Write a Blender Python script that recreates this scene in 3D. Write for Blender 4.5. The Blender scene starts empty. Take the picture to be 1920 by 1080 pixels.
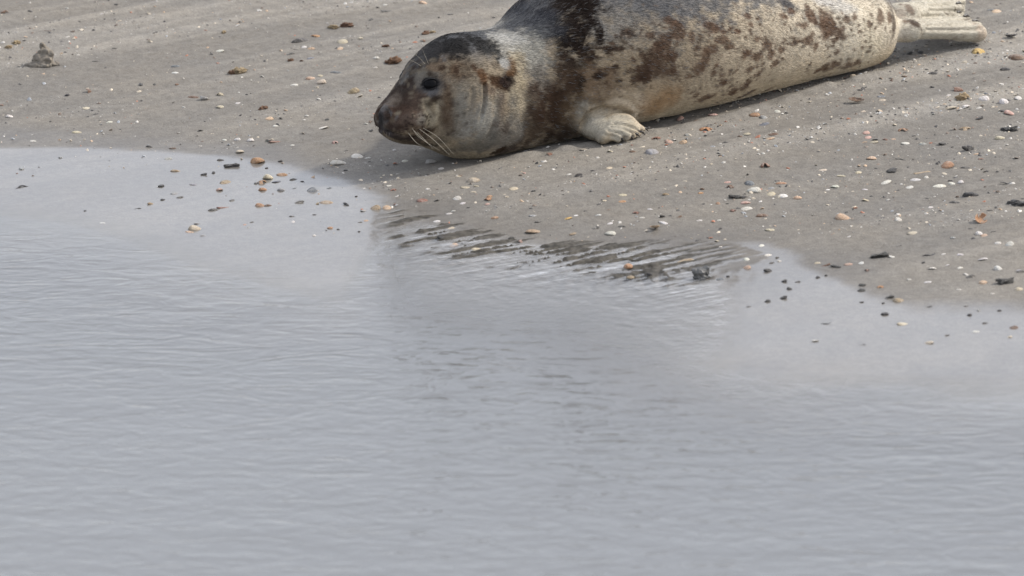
import bpy, bmesh, math, random
import numpy as np
from mathutils import Vector, Matrix
from mathutils.bvhtree import BVHTree

random.seed(7)
rng = np.random.default_rng(7)
sc = bpy.context.scene
col = sc.collection

# ------------------------------------------------------------------ camera
CAM = np.array([0.0, -13.61, 3.275])
DEP = math.radians(14.5)
FPX = 14010.0                       # focal length in pixels of the 1920 wide photograph
cam_d = bpy.data.cameras.new('camera')
cam_o = bpy.data.objects.new('camera', cam_d)
col.objects.link(cam_o)
cam_o.location = CAM
cam_o.rotation_euler = (math.pi / 2 - DEP, 0, 0)
cam_d.sensor_width = 36.0
cam_d.lens = 36.0 * FPX / 1920.0
cam_d.clip_start = 0.5
cam_d.clip_end = 3000.0
cam_d.dof.use_dof = True
cam_d.dof.focus_distance = 14.05
cam_d.dof.aperture_fstop = 6.7
sc.camera = cam_o

# ------------------------------------------------------------------ sky, sun, exposure
SUN_EL, SUN_AZ = math.radians(41), math.radians(21)      # azimuth measured from +X towards +Y
world = bpy.data.worlds.new('World')
sc.world = world
world.use_nodes = True
wn = world.node_tree
bg = wn.nodes['Background']
sky = wn.nodes.new('ShaderNodeTexSky')
sky.sky_type = 'NISHITA'
sky.sun_disc = False
sky.sun_elevation = SUN_EL
sky.sun_rotation = math.pi / 2 - SUN_AZ
sky.dust_density = 4.0
sky.air_density = 1.0
cloud = wn.nodes.new('ShaderNodeMixRGB')                 # an even veil of thin high cloud over the whole sky
cloud.inputs[0].default_value = 0.62
cloud.inputs[2].default_value = (7.2, 7.47, 8.15, 1)
wn.links.new(sky.outputs[0], cloud.inputs[1])
wn.links.new(cloud.outputs[0], bg.inputs[0])
bg.inputs[1].default_value = 0.13
sun_d = bpy.data.lights.new('sun', 'SUN')
sun_d.energy = 2.4
sun_d.angle = math.radians(3.5)
sun_d.color = (1.0, 0.95, 0.87)
sun_o = bpy.data.objects.new('sun', sun_d)
col.objects.link(sun_o)
to_sun = Vector((math.cos(SUN_EL) * math.cos(SUN_AZ), math.cos(SUN_EL) * math.sin(SUN_AZ), math.sin(SUN_EL)))
sun_o.rotation_euler = to_sun.to_track_quat('Z', 'Y').to_euler()
sun_o.location = to_sun * 20
sc.view_settings.view_transform = 'Standard'
sc.view_settings.look = 'None'
sc.view_settings.exposure = 0.68
sc.view_settings.gamma = 1.0

# ------------------------------------------------------------------ helpers
FWD = np.array([0, math.cos(DEP), -math.sin(DEP)])
UPV = np.array([0, math.sin(DEP), math.cos(DEP)])


def ray(px, py):
    d = FWD + np.array([1.0, 0, 0]) * ((px - 960.0) / FPX) + UPV * ((540.0 - py) / FPX)
    return d / np.linalg.norm(d)


def at_z(px, py, z=0.0):
    d = ray(px, py)
    return CAM + d * ((z - CAM[2]) / d[2])


def smooth(a, b, x):
    t = np.clip((np.asarray(x, float) - a) / (b - a), 0, 1)
    return t * t * (3 - 2 * t)


def _hash(ix, iy, iz, seed):
    h = (ix.astype(np.int64) * 374761393 + iy.astype(np.int64) * 668265263 + iz.astype(np.int64) * 2147483647 + seed * 1274126177) & 0xFFFFFFFF
    h = ((h ^ (h >> 13)) * 1274126177) & 0xFFFFFFFF
    h = (h ^ (h >> 16)) & 0xFFFF
    return h / 65535.0 * 2 - 1


def vnoise(x, y, z=None, seed=0):
    x = np.asarray(x, float); y = np.asarray(y, float)
    z = np.zeros_like(x) if z is None else np.asarray(z, float)
    ix, iy, iz = np.floor(x), np.floor(y), np.floor(z)
    fx, fy, fz = x - ix, y - iy, z - iz
    fx, fy, fz = [f * f * f * (f * (f * 6 - 15) + 10) for f in (fx, fy, fz)]
    r = 0
    for dx in (0, 1):
        for dy in (0, 1):
            for dz in (0, 1):
                w = (fx if dx else 1 - fx) * (fy if dy else 1 - fy) * (fz if dz else 1 - fz)
                r = r + w * _hash(ix + dx, iy + dy, iz + dz, seed)
    return r


def fbm(x, y, z=None, oct=3, seed=0):
    r, a, f, n = 0, 1.0, 1.0, 0
    for o in range(oct):
        r = r + a * vnoise(np.asarray(x) * f, np.asarray(y) * f, None if z is None else np.asarray(z) * f, seed + o * 17)
        n += a; a *= 0.5; f *= 2.03
    return r / n


def mesh_obj(name, verts, faces, mat=None, parent=None, smooth_shade=True, fix=True):
    me = bpy.data.meshes.new(name)
    me.from_pydata([tuple(v) for v in verts] if not isinstance(verts, np.ndarray) else verts.tolist(), [], faces if isinstance(faces, list) else faces.tolist())
    if smooth_shade:
        me.polygons.foreach_set('use_smooth', np.ones(len(me.polygons), bool))
    me.update()
    if fix:
        bm = bmesh.new(); bm.from_mesh(me); bmesh.ops.recalc_face_normals(bm, faces=bm.faces); bm.to_mesh(me); bm.free()
    o = bpy.data.objects.new(name, me)
    col.objects.link(o)
    if mat: me.materials.append(mat)
    if parent: o.parent = parent
    return o


def tag(o, label=None, cat=None, group=None, kind=None):
    if label: o['label'] = label
    if cat: o['category'] = cat
    if group: o['group'] = group
    if kind: o['kind'] = kind
    return o


def attr(me, name, vals, dom='POINT'):
    vals = np.asarray(vals, np.float32)
    if vals.ndim == 2:
        a = me.attributes.new(name, 'FLOAT_COLOR', dom)
        if vals.shape[1] == 3:
            vals = np.concatenate([vals, np.ones((len(vals), 1), np.float32)], 1)
        a.data.foreach_set('color', vals.ravel())
    else:
        a = me.attributes.new(name, 'FLOAT', dom)
        a.data.foreach_set('value', vals)


class N:
    """small node builder"""
    def __init__(s, name):
        s.m = bpy.data.materials.new(name); s.m.use_nodes = True
        s.t = s.m.node_tree; s.t.nodes.clear()
        s.out = s.t.nodes.new('ShaderNodeOutputMaterial')

    def n(s, typ, **kw):
        x = s.t.nodes.new('ShaderNode' + typ)
        for k, v in kw.items(): setattr(x, k, v)
        return x

    def l(s, a, b): s.t.links.new(a, b)

    def set(s, sock, v):
        if hasattr(v, 'links'): s.l(v, sock)
        else: sock.default_value = v

    def math(s, op, a, b=0.0, c=None):
        x = s.n('Math', operation=op)
        s.set(x.inputs[0], a); s.set(x.inputs[1], b)
        if c is not None: s.set(x.inputs[2], c)
        return x.outputs[0]

    def mix(s, f, a, b, typ='MIX'):
        x = s.n('MixRGB', blend_type=typ)
        s.set(x.inputs[0], f); s.set(x.inputs[1], a); s.set(x.inputs[2], b)
        return x.outputs[0]

    def att(s, name, colr=False):
        x = s.n('Attribute', attribute_name=name)
        return x.outputs['Color'] if colr else x.outputs['Fac']

    def pos(s): return s.n('NewGeometry').outputs['Position']

    def mapping(s, v, scale=(1, 1, 1), rotz=0.0):
        x = s.n('Mapping'); s.l(v, x.inputs[0])
        x.inputs['Scale'].default_value = scale; x.inputs['Rotation'].default_value = (0, 0, rotz)
        return x.outputs[0]

    def noise(s, v, scale, detail=3.0, rough=0.5, warp=0.0):
        x = s.n('TexNoise'); s.l(v, x.inputs['Vector'])
        x.inputs['Scale'].default_value = scale; x.inputs['Detail'].default_value = detail
        x.inputs['Roughness'].default_value = rough; x.inputs['Distortion'].default_value = warp
        return x.outputs['Fac']

    def ramp(s, f, a, b):
        x = s.n('MapRange'); s.l(f, x.inputs[0])
        x.inputs[1].default_value = a; x.inputs[2].default_value = b
        return x.outputs[0]

    def bump(s, h, dist, strength=1.0, nrm=None):
        x = s.n('Bump'); s.l(h, x.inputs['Height'])
        x.inputs['Distance'].default_value = dist; x.inputs['Strength'].default_value = strength
        if nrm: s.l(nrm, x.inputs['Normal'])
        return x.outputs[0]


# ------------------------------------------------------------------ lie of the land
PSI = math.radians(37.0)                                  # direction of run-off streaks and of the seal
AX = np.array([math.cos(PSI), math.sin(PSI)])
AN = np.array([-math.sin(PSI), math.cos(PSI)])
SHORE = [(-700, 262), (-300, 264), (0, 272), (150, 276), (400, 291), (500, 306), (570, 328), (640, 352), (720, 382), (800, 396),
         (900, 425), (1000, 446), (1150, 450), (1300, 446), (1400, 462), (1480, 488), (1560, 518), (1640, 556), (1720, 572),
         (1920, 580), (2200, 600), (2600, 640)]
CALM = [(-700, 380), (0, 392), (300, 428), (500, 452), (740, 424), (860, 434), (1000, 474), (1300, 504), (1500, 575), (1700, 655),
        (1920, 690), (2600, 760)]
_p0, _p1 = at_z(0, 272)[:2], at_z(1920, 580)[:2]
TB = (_p1 - _p0) / np.linalg.norm(_p1 - _p0)              # along the shore
UB = np.array([-TB[1], TB[0]])                            # uphill


def _curve(pts):
    q = np.array([at_z(*p)[:2] for p in pts])
    b, a = q @ TB, q @ UB
    bb = np.linspace(b[0], b[-1], 600)
    aa = np.interp(bb, b, a)
    k = np.exp(-np.linspace(-2, 2, 25) ** 2); k /= k.sum()
    aa = np.convolve(np.pad(aa, 12, mode='edge'), k, 'valid')
    return bb, aa


SH, CA = _curve(SHORE), _curve(CALM)


WATER_Z = -0.0050


def shore_d(x, y):
    b, a = x * TB[0] + y * TB[1], x * UB[0] + y * UB[1]
    return a - np.interp(b, *SH)


def calm_d(x, y):
    b, a = x * TB[0] + y * TB[1], x * UB[0] + y * UB[1]
    return np.interp(b, *CA) - a


def streak(x, y):
    al, ac = x * AX[0] + y * AX[1], x * AN[0] + y * AN[1]
    ac = ac + 0.02 * vnoise(al * 2.3, ac * 2.0, seed=3) + 0.05 * vnoise(al * .8, ac * 1.0, seed=5)
    s = 0.55 * vnoise(al * 0.9, ac * 9.0, seed=11) + 0.35 * vnoise(al * 1.6, ac * 24.0, seed=12) + 0.25 * vnoise(al * 3.2, ac * 60.0, seed=13)
    return s


def dark_ridge(x, y):
    """dark run-off ridges standing out of the shallows"""
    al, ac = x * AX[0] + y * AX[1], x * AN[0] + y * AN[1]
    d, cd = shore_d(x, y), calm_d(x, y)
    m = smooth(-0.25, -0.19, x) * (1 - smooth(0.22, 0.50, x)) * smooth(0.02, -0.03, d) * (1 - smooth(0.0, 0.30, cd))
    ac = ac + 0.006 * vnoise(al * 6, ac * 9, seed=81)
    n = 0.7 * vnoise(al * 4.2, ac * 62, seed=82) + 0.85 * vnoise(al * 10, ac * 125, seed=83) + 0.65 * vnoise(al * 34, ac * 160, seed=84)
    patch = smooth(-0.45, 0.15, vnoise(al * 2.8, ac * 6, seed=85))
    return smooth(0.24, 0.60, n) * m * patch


def ground(x, y):
    x = np.asarray(x, float); y = np.asarray(y, float)
    d = shore_d(x, y)
    up = 0.046 * 3.0 * np.tanh(np.maximum(d, 0) / 3.0) + 0.004 * np.maximum(d, 0)
    lo = np.minimum(d, 0)
    mid = smooth(-0.32, -0.14, x) * (1 - smooth(0.15, 0.55, x)) * smooth(-1.5, -.8, y) * (1 - smooth(1.2, 1.8, y))
    dn = (0.0115 + 0.026 * mid) * lo + 0.03 * np.minimum(lo + 0.55, 0)
    dn = np.maximum(dn, -0.8 + 0.0 * dn)
    h = up + dn - 0.0042 * mid * smooth(.12, -.02, d)
    m = smooth(0.03, 0.5, d)
    near = np.exp(-((np.abs(x) / 6.0) ** 4 + (np.abs(y) / 8.0) ** 4))
    h = h + near * (0.0032 * m * streak(x, y) + 0.0014 * smooth(-0.05, .3, d) * fbm(x * 42, y * 42, oct=2, seed=21)
                    + 0.004 * m * vnoise(x * 3.1, y * 3.1, seed=31))
    r = dark_ridge(x, y)
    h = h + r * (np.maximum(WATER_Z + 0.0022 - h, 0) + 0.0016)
    return h


def hit_ground(px, py, z=0.0):
    d = ray(px, py)
    t = -CAM[2] / d[2]
    for _ in range(30):
        p = CAM + d * t
        err = p[2] - float(ground(p[0], p[1])) - z
        t += err / -d[2] * 0.8
    return CAM + d * t


# ------------------------------------------------------------------ beach
def graded(lo, hi, step, far, grow=1.16):
    c = list(np.arange(lo, hi + step / 2, step))
    s, v, left = step, lo, []
    while v > -far:
        s *= grow; v -= s; left.append(v)
    s, v, right = step, c[-1], []
    while v < far:
        s *= grow; v += s; right.append(v)
    return np.array(left[::-1] + c + right)


def grid(xs, ys, zf):
    X, Y = np.meshgrid(xs, ys)
    X, Y = X.ravel(), Y.ravel()
    V = np.stack([X, Y, zf(X, Y)], 1)
    nx, ny = len(xs), len(ys)
    i = np.arange((nx - 1) * (ny - 1)); r, c = i // (nx - 1), i % (nx - 1)
    a = r * nx + c
    return V, np.stack([a, a + 1, a + nx + 1, a + nx], 1)


def fast_grid(name, V, F, mat):
    me = bpy.data.meshes.new(name)
    me.vertices.add(len(V)); me.vertices.foreach_set('co', V.astype(np.float32).ravel())
    me.loops.add(F.size); me.loops.foreach_set('vertex_index', F.astype(np.int32).ravel())
    me.polygons.add(len(F)); me.polygons.foreach_set('loop_start', np.arange(0, F.size, 4, dtype=np.int32))
    me.polygons.foreach_set('use_smooth', np.ones(len(F), bool))
    me.update(calc_edges=True); me.materials.append(mat)
    o = bpy.data.objects.new(name, me); col.objects.link(o)
    return o


def sand_material():
    k = N('sand')
    p = k.pos()
    st = k.att('streak'); wet = k.att('wet')
    ps = k.mapping(p, (1, 1, 1))
    grain = k.noise(ps, 330, 3, 0.7)
    mid = k.noise(ps, 60, 4, 0.65)
    big = k.noise(ps, 6, 4, 0.6)
    base = k.mix(st, (0.160, 0.150, 0.136, 1), (0.246, 0.231, 0.207, 1))
    base = k.mix(k.ramp(mid, 0.35, 0.7), k.mix(1.0, base, (0.84, 0.83, 0.82, 1), 'MULTIPLY'), k.mix(1.0, base, (1.1, 1.1, 1.09, 1), 'MULTIPLY'))
    base = k.mix(k.ramp(big, 0.35, 0.7), base, k.mix(1.0, base, (1.08, 1.05, 1.0, 1), 'MULTIPLY'))
    base = k.mix(k.ramp(grain, 0.3, 0.75), k.mix(1.0, base, (0.62, 0.61, 0.6, 1), 'MULTIPLY'), k.mix(1.0, base, (1.28, 1.28, 1.27, 1), 'MULTIPLY'))
    base = k.mix(wet, base, k.mix(1.0, base, (0.76, 0.755, 0.75, 1), 'MULTIPLY'))
    base = k.mix(k.ramp(k.att('dark_ridge'), .05, .45), base, k.mix(k.ramp(mid, .35, .7), (0.032, 0.029, 0.024, 1), (0.100, 0.091, 0.077, 1)))
    b = k.n('BsdfPrincipled')
    k.l(base, b.inputs['Base Color'])
    rough = k.math('MULTIPLY_ADD', wet, -0.45, 0.92)
    k.l(rough, b.inputs['Roughness'])
    b.inputs['IOR'].default_value = 1.36
    k.l(k.math('MULTIPLY_ADD', k.ramp(k.att('dark_ridge'), .05, .45), -0.42, 0.5), b.inputs['Specular IOR Level'])
    k.l(k.att('film'), b.inputs['Coat Weight']); k.l(k.att('chop'), b.inputs['Coat Roughness']); b.inputs['Coat IOR'].default_value = 1.333
    h = k.math('ADD', k.math('MULTIPLY', grain, 0.5), mid)
    dry = k.math('MULTIPLY_ADD', wet, -0.85, 1.0)
    x = k.n('Bump'); k.l(h, x.inputs['Height']); k.l(k.math('MULTIPLY', dry, 0.8), x.inputs['Strength']); x.inputs['Distance'].default_value = 0.0028
    k.l(x.outputs[0], b.inputs['Normal'])
    ruf = k.math('MULTIPLY', k.noise(k.mapping(p, (34, 20, 1)), 1.0, 2, 0.5), k.math('MULTIPLY', k.math('SUBTRACT', k.att('chop'), 0.06), 0.0125))
    k.l(k.bump(ruf, 1.0), b.inputs['Coat Normal'])
    k.l(b.outputs[0], k.out.inputs[0])
    return k.m


xs = graded(-1.25, 1.25, 0.0055, 900)
ys = graded(-0.75, 2.3, 0.0065, 900)
V, F = grid(xs, ys, ground)
beach = fast_grid('beach', V, F, sand_material())
tag(beach, kind='structure')
d_ = shore_d(V[:, 0], V[:, 1])
st_ = smooth(-0.5, 0.75, streak(V[:, 0], V[:, 1]) + 0.35 * vnoise(V[:, 0] * 1.3, V[:, 1] * 1.3, seed=41))
st_ = st_ * (0.45 + 0.55 * smooth(0.1, 0.9, d_))
wet_ = 1 - smooth(0.0, 0.20, d_ + 0.07 * vnoise(V[:, 0] * 4, V[:, 1] * 4, seed=44))
wet_ = np.maximum(wet_, 0.16 * (1 - smooth(0.3, 1.2, d_)))
film_ = 1 - smooth(-0.006, 0.030, d_ + 0.035 * vnoise(V[:, 0] * 6, V[:, 1] * 6, seed=45) + 0.02 * streak(V[:, 0], V[:, 1]))
film_ = film_ * (1 - smooth(0.0, 0.0030, WATER_Z - V[:, 2]))
dark_ridge_ = dark_ridge(V[:, 0], V[:, 1])
attr(beach.data, 'dark_ridge', dark_ridge_); film_ = film_ * (1 - .9 * smooth(.1, .5, dark_ridge_))
attr(beach.data, 'chop', 0.06 + 0.36 * smooth(-0.32, -0.10, V[:, 0]) * (1 - smooth(0.15, 0.45, V[:, 0])))
attr(beach.data, 'film', 0.82 * film_); attr(beach.data, 'streak', st_); attr(beach.data, 'wet', wet_)


# ------------------------------------------------------------------ water
def water_material():
    k = N('water')
    p = k.pos()
    wave = k.att('wave'); rif = k.att('riffle'); murk = k.att('murk')
    n1 = k.noise(k.mapping(p, (10, 19, 1), 0.06), 1.0, 2, 0.5, 1.6)
    n2 = k.noise(k.mapping(p, (26, 46, 1), -0.10), 1.0, 2, 0.5)
    n3 = k.noise(k.mapping(p, (3.0, 5.0, 1), 0.2), 1.0, 2, 0.5, 1.0)
    h1 = k.math('ADD', k.math('MULTIPLY', n1, 0.0024), k.math('MULTIPLY', n2, 0.0005))
    h1 = k.math('ADD', h1, k.math('MULTIPLY', n3, 0.0030))
    h1 = k.math('MULTIPLY', h1, wave)
    mr = k.mapping(p, (1, 1, 1), -PSI)
    r1 = k.noise(k.mapping(mr, (2.4, 38, 1)), 1.0, 3, 0.6)
    r2 = k.noise(k.mapping(mr, (11, 90, 1)), 1.0, 3, 0.6)
    h2 = k.math('ADD', k.math('MULTIPLY', r1, 0.0055), k.math('MULTIPLY', r2, 0.0020))
    patch = k.ramp(k.noise(k.mapping(mr, (4.0, 9.0, 1)), 1.0, 3, 0.6), 0.40, 0.62)
    h2 = k.math('MULTIPLY', h2, k.math('MULTIPLY', rif, k.math('MULTIPLY_ADD', patch, 0.65, 0.35)))
    h3 = k.math('MULTIPLY', k.noise(k.mapping(p, (36, 22, 1)), 1.0, 2, 0.5), k.math('MULTIPLY', k.att('chop'), 0.0042))
    nrm = k.bump(k.math('ADD', k.math('ADD', h1, h3), h2), 1.0)
    fr = k.n('Fresnel'); k.l(nrm, fr.inputs['Normal'])
    back = k.n('NewGeometry').outputs['Backfacing']              # a thin sheet: same reflectance from both sides
    k.l(k.math('MULTIPLY_ADD', back, 1 / 1.333 - 1.333, 1.333), fr.inputs['IOR'])
    gl = k.n('BsdfGlossy'); k.l(k.math('MULTIPLY_ADD', k.att('chop'), 0.42, 0.03), gl.inputs['Roughness']); k.l(nrm, gl.inputs['Normal'])
    gl.inputs['Color'].default_value = (1, 1, 1, 1)
    tr = k.n('BsdfTransparent'); tr.inputs[0].default_value = (0.93, 0.93, 0.92, 1)
    df = k.n('BsdfDiffuse'); df.inputs[0].default_value = (0.118, 0.119, 0.118, 1)
    m1 = k.n('MixShader'); k.l(murk, m1.inputs[0]); k.l(tr.outputs[0], m1.inputs[1]); k.l(df.outputs[0], m1.inputs[2])
    m2 = k.n('MixShader'); k.l(fr.outputs[0], m2.inputs[0]); k.l(m1.outputs[0], m2.inputs[1]); k.l(gl.outputs[0], m2.inputs[2])
    clear = k.n('BsdfTransparent')                               # the sheet thins out to nothing over the wet sand
    m3 = k.n('MixShader'); k.l(k.att('sheet'), m3.inputs[0]); k.l(clear.outputs[0], m3.inputs[1]); k.l(m2.outputs[0], m3.inputs[2])
    k.l(m3.outputs[0], k.out.inputs[0])
    return k.m


wx = graded(-1.3, 1.3, 0.012, 900, 1.25)
wy = graded(-1.2, 1.0, 0.012, 900, 1.18)
V, F = grid(wx, wy, lambda x, y: np.zeros_like(x) + WATER_Z)
water = fast_grid('water', V, F, water_material())
tag(water, kind='structure')
cd, sd = calm_d(V[:, 0], V[:, 1]), shore_d(V[:, 0], V[:, 1])
attr(water.data, 'wave', smooth(-0.10, 0.35, cd))
bx = V[:, 0]
rif = smooth(-0.26, -0.15, bx) * (1 - smooth(0.25, 0.60, bx)) * smooth(0.0, -0.05, sd) * (1 - smooth(0.05, 0.30, cd))
attr(water.data, 'chop', np.maximum(smooth(-0.34, -0.12, bx) * (1 - smooth(0.35, 0.85, bx)) * 1.0 * (1 - smooth(0.1, 0.9, cd)), .22 * smooth(-.1, .4, cd)))
attr(water.data, 'riffle', np.clip(rif + 0.10 * smooth(0.1, 0.4, bx) * (1 - smooth(0, .3, cd)), 0, 1))
depth = np.maximum(WATER_Z - ground(V[:, 0], V[:, 1]), 0)
attr(water.data, 'sheet', smooth(0.0, 0.0030 - 0.0016 * smooth(-.3, -.1, bx) * (1 - smooth(.2, .5, bx)), depth))
attr(water.data, 'murk', 1 - np.exp(-depth / 0.02))

# ------------------------------------------------------------------ seal
UPZ = np.array([0, 0, 1.0])
N0 = hit_ground(708, 329)                                  # ground below the nose
A3 = np.array([AX[0], AX[1], 0.0]); B3 = np.array([AN[0], AN[1], 0.0])
ST = np.array([  # along, top, bottom, half width, sideways offset
    (0.013, .104, .085, .011, 0), (0.017, .117, .073, .027, 0), (0.026, .128, .063, .039, 0), (0.041, .142, .054, .048, 0), (0.055, .158, .049, .053, 0),
    (0.080, .187, .043, .060, 0), (0.105, .209, .034, .073, 0), (0.130, .224, .022, .084, 0), (0.160, .234, .006, .092, 0),
    (0.200, .233, -.006, .098, .004), (0.250, .226, -.008, .100, .010), (0.300, .223, -.008, .106, .018), (0.350, .233, -.008, .121, .026), (0.400, .254, -.008, .142, .032),
    (0.500, .288, -.008, .172, .040), (0.600, .304, -.008, .190, .044), (0.700, .303, -.008, .192, .046), (0.800, .288, -.008, .182, .044), (0.900, .262, -.008, .160, .038),
    (1.000, .222, -.008, .130, .028), (1.080, .194, -.008, .118, .018), (1.130, .174, -.008, .106, .012), (1.170, .154, -.004, .092, .008), (1.200, .132, .010, .070, .004), (1.214, .110, .032, .040, 0.0)])


def spline(t, k, v):
    """Catmull-Rom on uneven keys"""
    i = np.clip(np.searchsorted(k, t) - 1, 0, len(k) - 2)
    m = np.gradient(v, k)
    h = k[i + 1] - k[i]; s = (t - k[i]) / h
    return ((2 * s ** 3 - 3 * s ** 2 + 1) * v[i] + (s ** 3 - 2 * s ** 2 + s) * h * m[i] + (-2 * s ** 3 + 3 * s ** 2) * v[i + 1] + (s ** 3 - s ** 2) * h * m[i + 1])


def spine(l):
    off = spline(l, ST[:, 0], ST[:, 4]) if np.isscalar(l) is False else float(spline(np.array([l]), ST[:, 0], ST[:, 4])[0])
    return off


def seal_xy(l, side):
    """ground position at a distance along the seal from its nose, side > 0 on the far side"""
    return N0[:2] + AX * l + AN * side


class Soup:
    def __init__(s): s.v, s.f, s.n = [], [], 0

    def add(s, v, f):
        s.v.append(np.asarray(v, float)); s.f += [tuple(i + s.n for i in q) for q in f]; s.n += len(v)

    def rings(s, R):
        """R: array rings x seg x 3, closed with fans"""
        nr, ns = R.shape[:2]
        v = np.concatenate([R.reshape(-1, 3), R[0].mean(0)[None], R[-1].mean(0)[None]])
        f = []
        for r in range(nr - 1):
            for c in range(ns):
                d = (c + 1) % ns
                f.append((r * ns + c, r * ns + d, (r + 1) * ns + d, (r + 1) * ns + c))
        for c in range(ns):
            d = (c + 1) % ns
            f.append((nr * ns, d, c)); f.append((nr * ns + 1, (nr - 1) * ns + c, (nr - 1) * ns + d))
        s.add(v, f)

    def tube(s, pts, ra, rb=None, up=UPZ, seg=14):
        """tapered tube with rounded ends; ra sideways radius, rb radius along up"""
        pts = np.asarray(pts, float); ra = np.asarray(ra, float); rb = ra if rb is None else np.asarray(rb, float)
        k = np.linspace(0, 1, len(pts))
        t = np.linspace(0, 1, 4 * (len(pts) - 1) + 1)
        P = np.stack([spline(t, k, pts[:, i]) for i in range(3)], 1)
        RA, RB = np.interp(t, k, ra), np.interp(t, k, rb)
        T = np.gradient(P, axis=0); T /= np.linalg.norm(T, axis=1)[:, None]
        rings = []
        th = np.linspace(0, 2 * math.pi, seg, endpoint=False)

        def ring(p, tan, a, b):
            sd = np.cross(tan, up); sd /= np.linalg.norm(sd) + 1e-9
            u2 = np.cross(sd, tan)
            return p + np.outer(np.cos(th) * a, sd) + np.outer(np.sin(th) * b, u2)
        for q in (80, 60, 35):
            r = math.radians(q)
            rings.append(ring(P[0] - T[0] * min(RA[0], RB[0]) * math.sin(r), T[0], RA[0] * math.cos(r), RB[0] * math.cos(r)))
        for i in range(len(P)): rings.append(ring(P[i], T[i], RA[i], RB[i]))
        for q in (35, 60, 80):
            r = math.radians(q)
            rings.append(ring(P[-1] + T[-1] * min(RA[-1], RB[-1]) * math.sin(r), T[-1], RA[-1] * math.cos(r), RB[-1] * math.cos(r)))
        s.rings(np.array(rings))


soup = Soup()
ls = np.concatenate([np.linspace(0.013, 0.05, 12), np.linspace(0.056, 1.17, 110), np.linspace(1.175, 1.214, 9)])
zt, zb, ww, off = [spline(ls, ST[:, 0], ST[:, i]) for i in (1, 2, 3, 4)]
th = np.linspace(0, 2 * math.pi, 64, endpoint=False)
c_, s_ = np.cos(th), np.sin(th)
RR = []
for i, l in enumerate(ls):
    cen = seal_xy(l, off[i]); gz = float(ground(*cen)) if l > .15 else float(ground(*seal_xy(.15, 0))) - (0.15 - l) * .03
    lowc = 0.44 if l > 0.2 else 0.5
    zc = zb[i] + (zt[i] - zb[i]) * lowc
    hu, hd = zt[i] - zc, zc - zb[i]
    fl = float(smooth(0.12, 0.3, l))
    y = ww[i] * np.sign(c_) * np.abs(c_) ** (0.92 - 0.30 * fl * (s_ < 0))
    z = np.where(s_ > 0, hu * np.abs(s_) ** (1.0 + 0.10 * fl), -hd * np.abs(s_) ** (0.95 - 0.10 * fl))
    # heads are narrower above than at cheek height
    y = y * (1 - (0.16 * (1 - fl)) * np.clip(s_, 0, 1))
    p = np.zeros((64, 3))
    p[:, 0] = cen[0] + AN[0] * y; p[:, 1] = cen[1] + AN[1] * y; p[:, 2] = gz + zc + z
    RR.append(p)
soup.rings(np.array(RR)[:, ::-1])


def G(px, py, z=0.0):
    """a point z above the sand that shows at that pixel"""
    return hit_ground(px, py + z * 965.0) + UPZ * z


def mirror(p):
    p = np.asarray(p, float).copy()
    q = p[..., :2] - N0[:2]
    l = q @ AX
    o = np.interp(l, ls, off)
    sd = q @ AN - o
    p[..., :2] = p[..., :2] - 2 * sd[..., None] * AN
    return p


# front flipper: forearm, palm and five digits, lying back along the flank
elbow = G(1128, 205, 0.060) + B3 * .062
wrist = G(1118, 239, 0.026)
palm = G(1152, 241, 0.021)
tips = [(1206, 243, .010), (1199, 249, .009), (1189, 253, .009), (1177, 257, .009), (1160, 261, .009)]
roots = [(1150, 230, .033), (1146, 235, .030), (1142, 240, .028), (1136, 248, .022), (1130, 256, .016)]
flip_tubes = [([G(1150, 150, .12) + B3 * .15, elbow, wrist, palm], [.045, .038, .031, .031], [.045, .032, .025, .022])]
toe_tips = []
for (tx, ty, tz), (rx, ry, rz) in zip(tips, roots):
    a, b = G(rx, ry, rz), G(tx, ty, tz)
    m = (a + b) / 2 + UPZ * .006
    flip_tubes.append(([a, m, b], [.016, .0110, .0068], [.017, .0125, .0075]))
    toe_tips.append((m, b))
for P, ra, rb in flip_tubes:
    soup.tube(P, ra, rb)
    soup.tube(mirror(np.array(P)), ra, rb)

# hind flippers: ankles and fanned toes
hind_tips = []
ankle = np.append(seal_xy(1.13, .0), float(ground(*seal_xy(1.13, 0))) + .075)
for tipsx, an, rad in (
        ([(1832, 61, .022, 1.35), (1830, 50, .028, 1.0), (1812, 40, .032, .85), (1798, 33, .034, .8), (1780, 27, .036, .8)], (1706, 56, .060), .0150),
        ([(1798, 16, .048, .85), (1800, 3, .054, .8), (1792, -10, .058, .8), (1778, -23, .060, .8), (1762, -34, .058, .9)], (1702, 26, .078), .0145)):
    ak = G(an[0], an[1], an[2])
    soup.tube([ankle, (ankle + ak) / 2, ak], [.036, .031, .027], [.036, .029, .025])
    for i, (tx, ty, tz, w0) in enumerate(tipsx):
        b = G(tx, ty, tz)
        m = ak * .5 + b * .5 + UPZ * .002
        soup.tube([ak, m, b], [.020, rad * w0 * .92, rad * 1.12 * w0], [.020, rad * w0 * .9, rad * 1.0 * w0])
        hind_tips.append((m, b))

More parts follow.
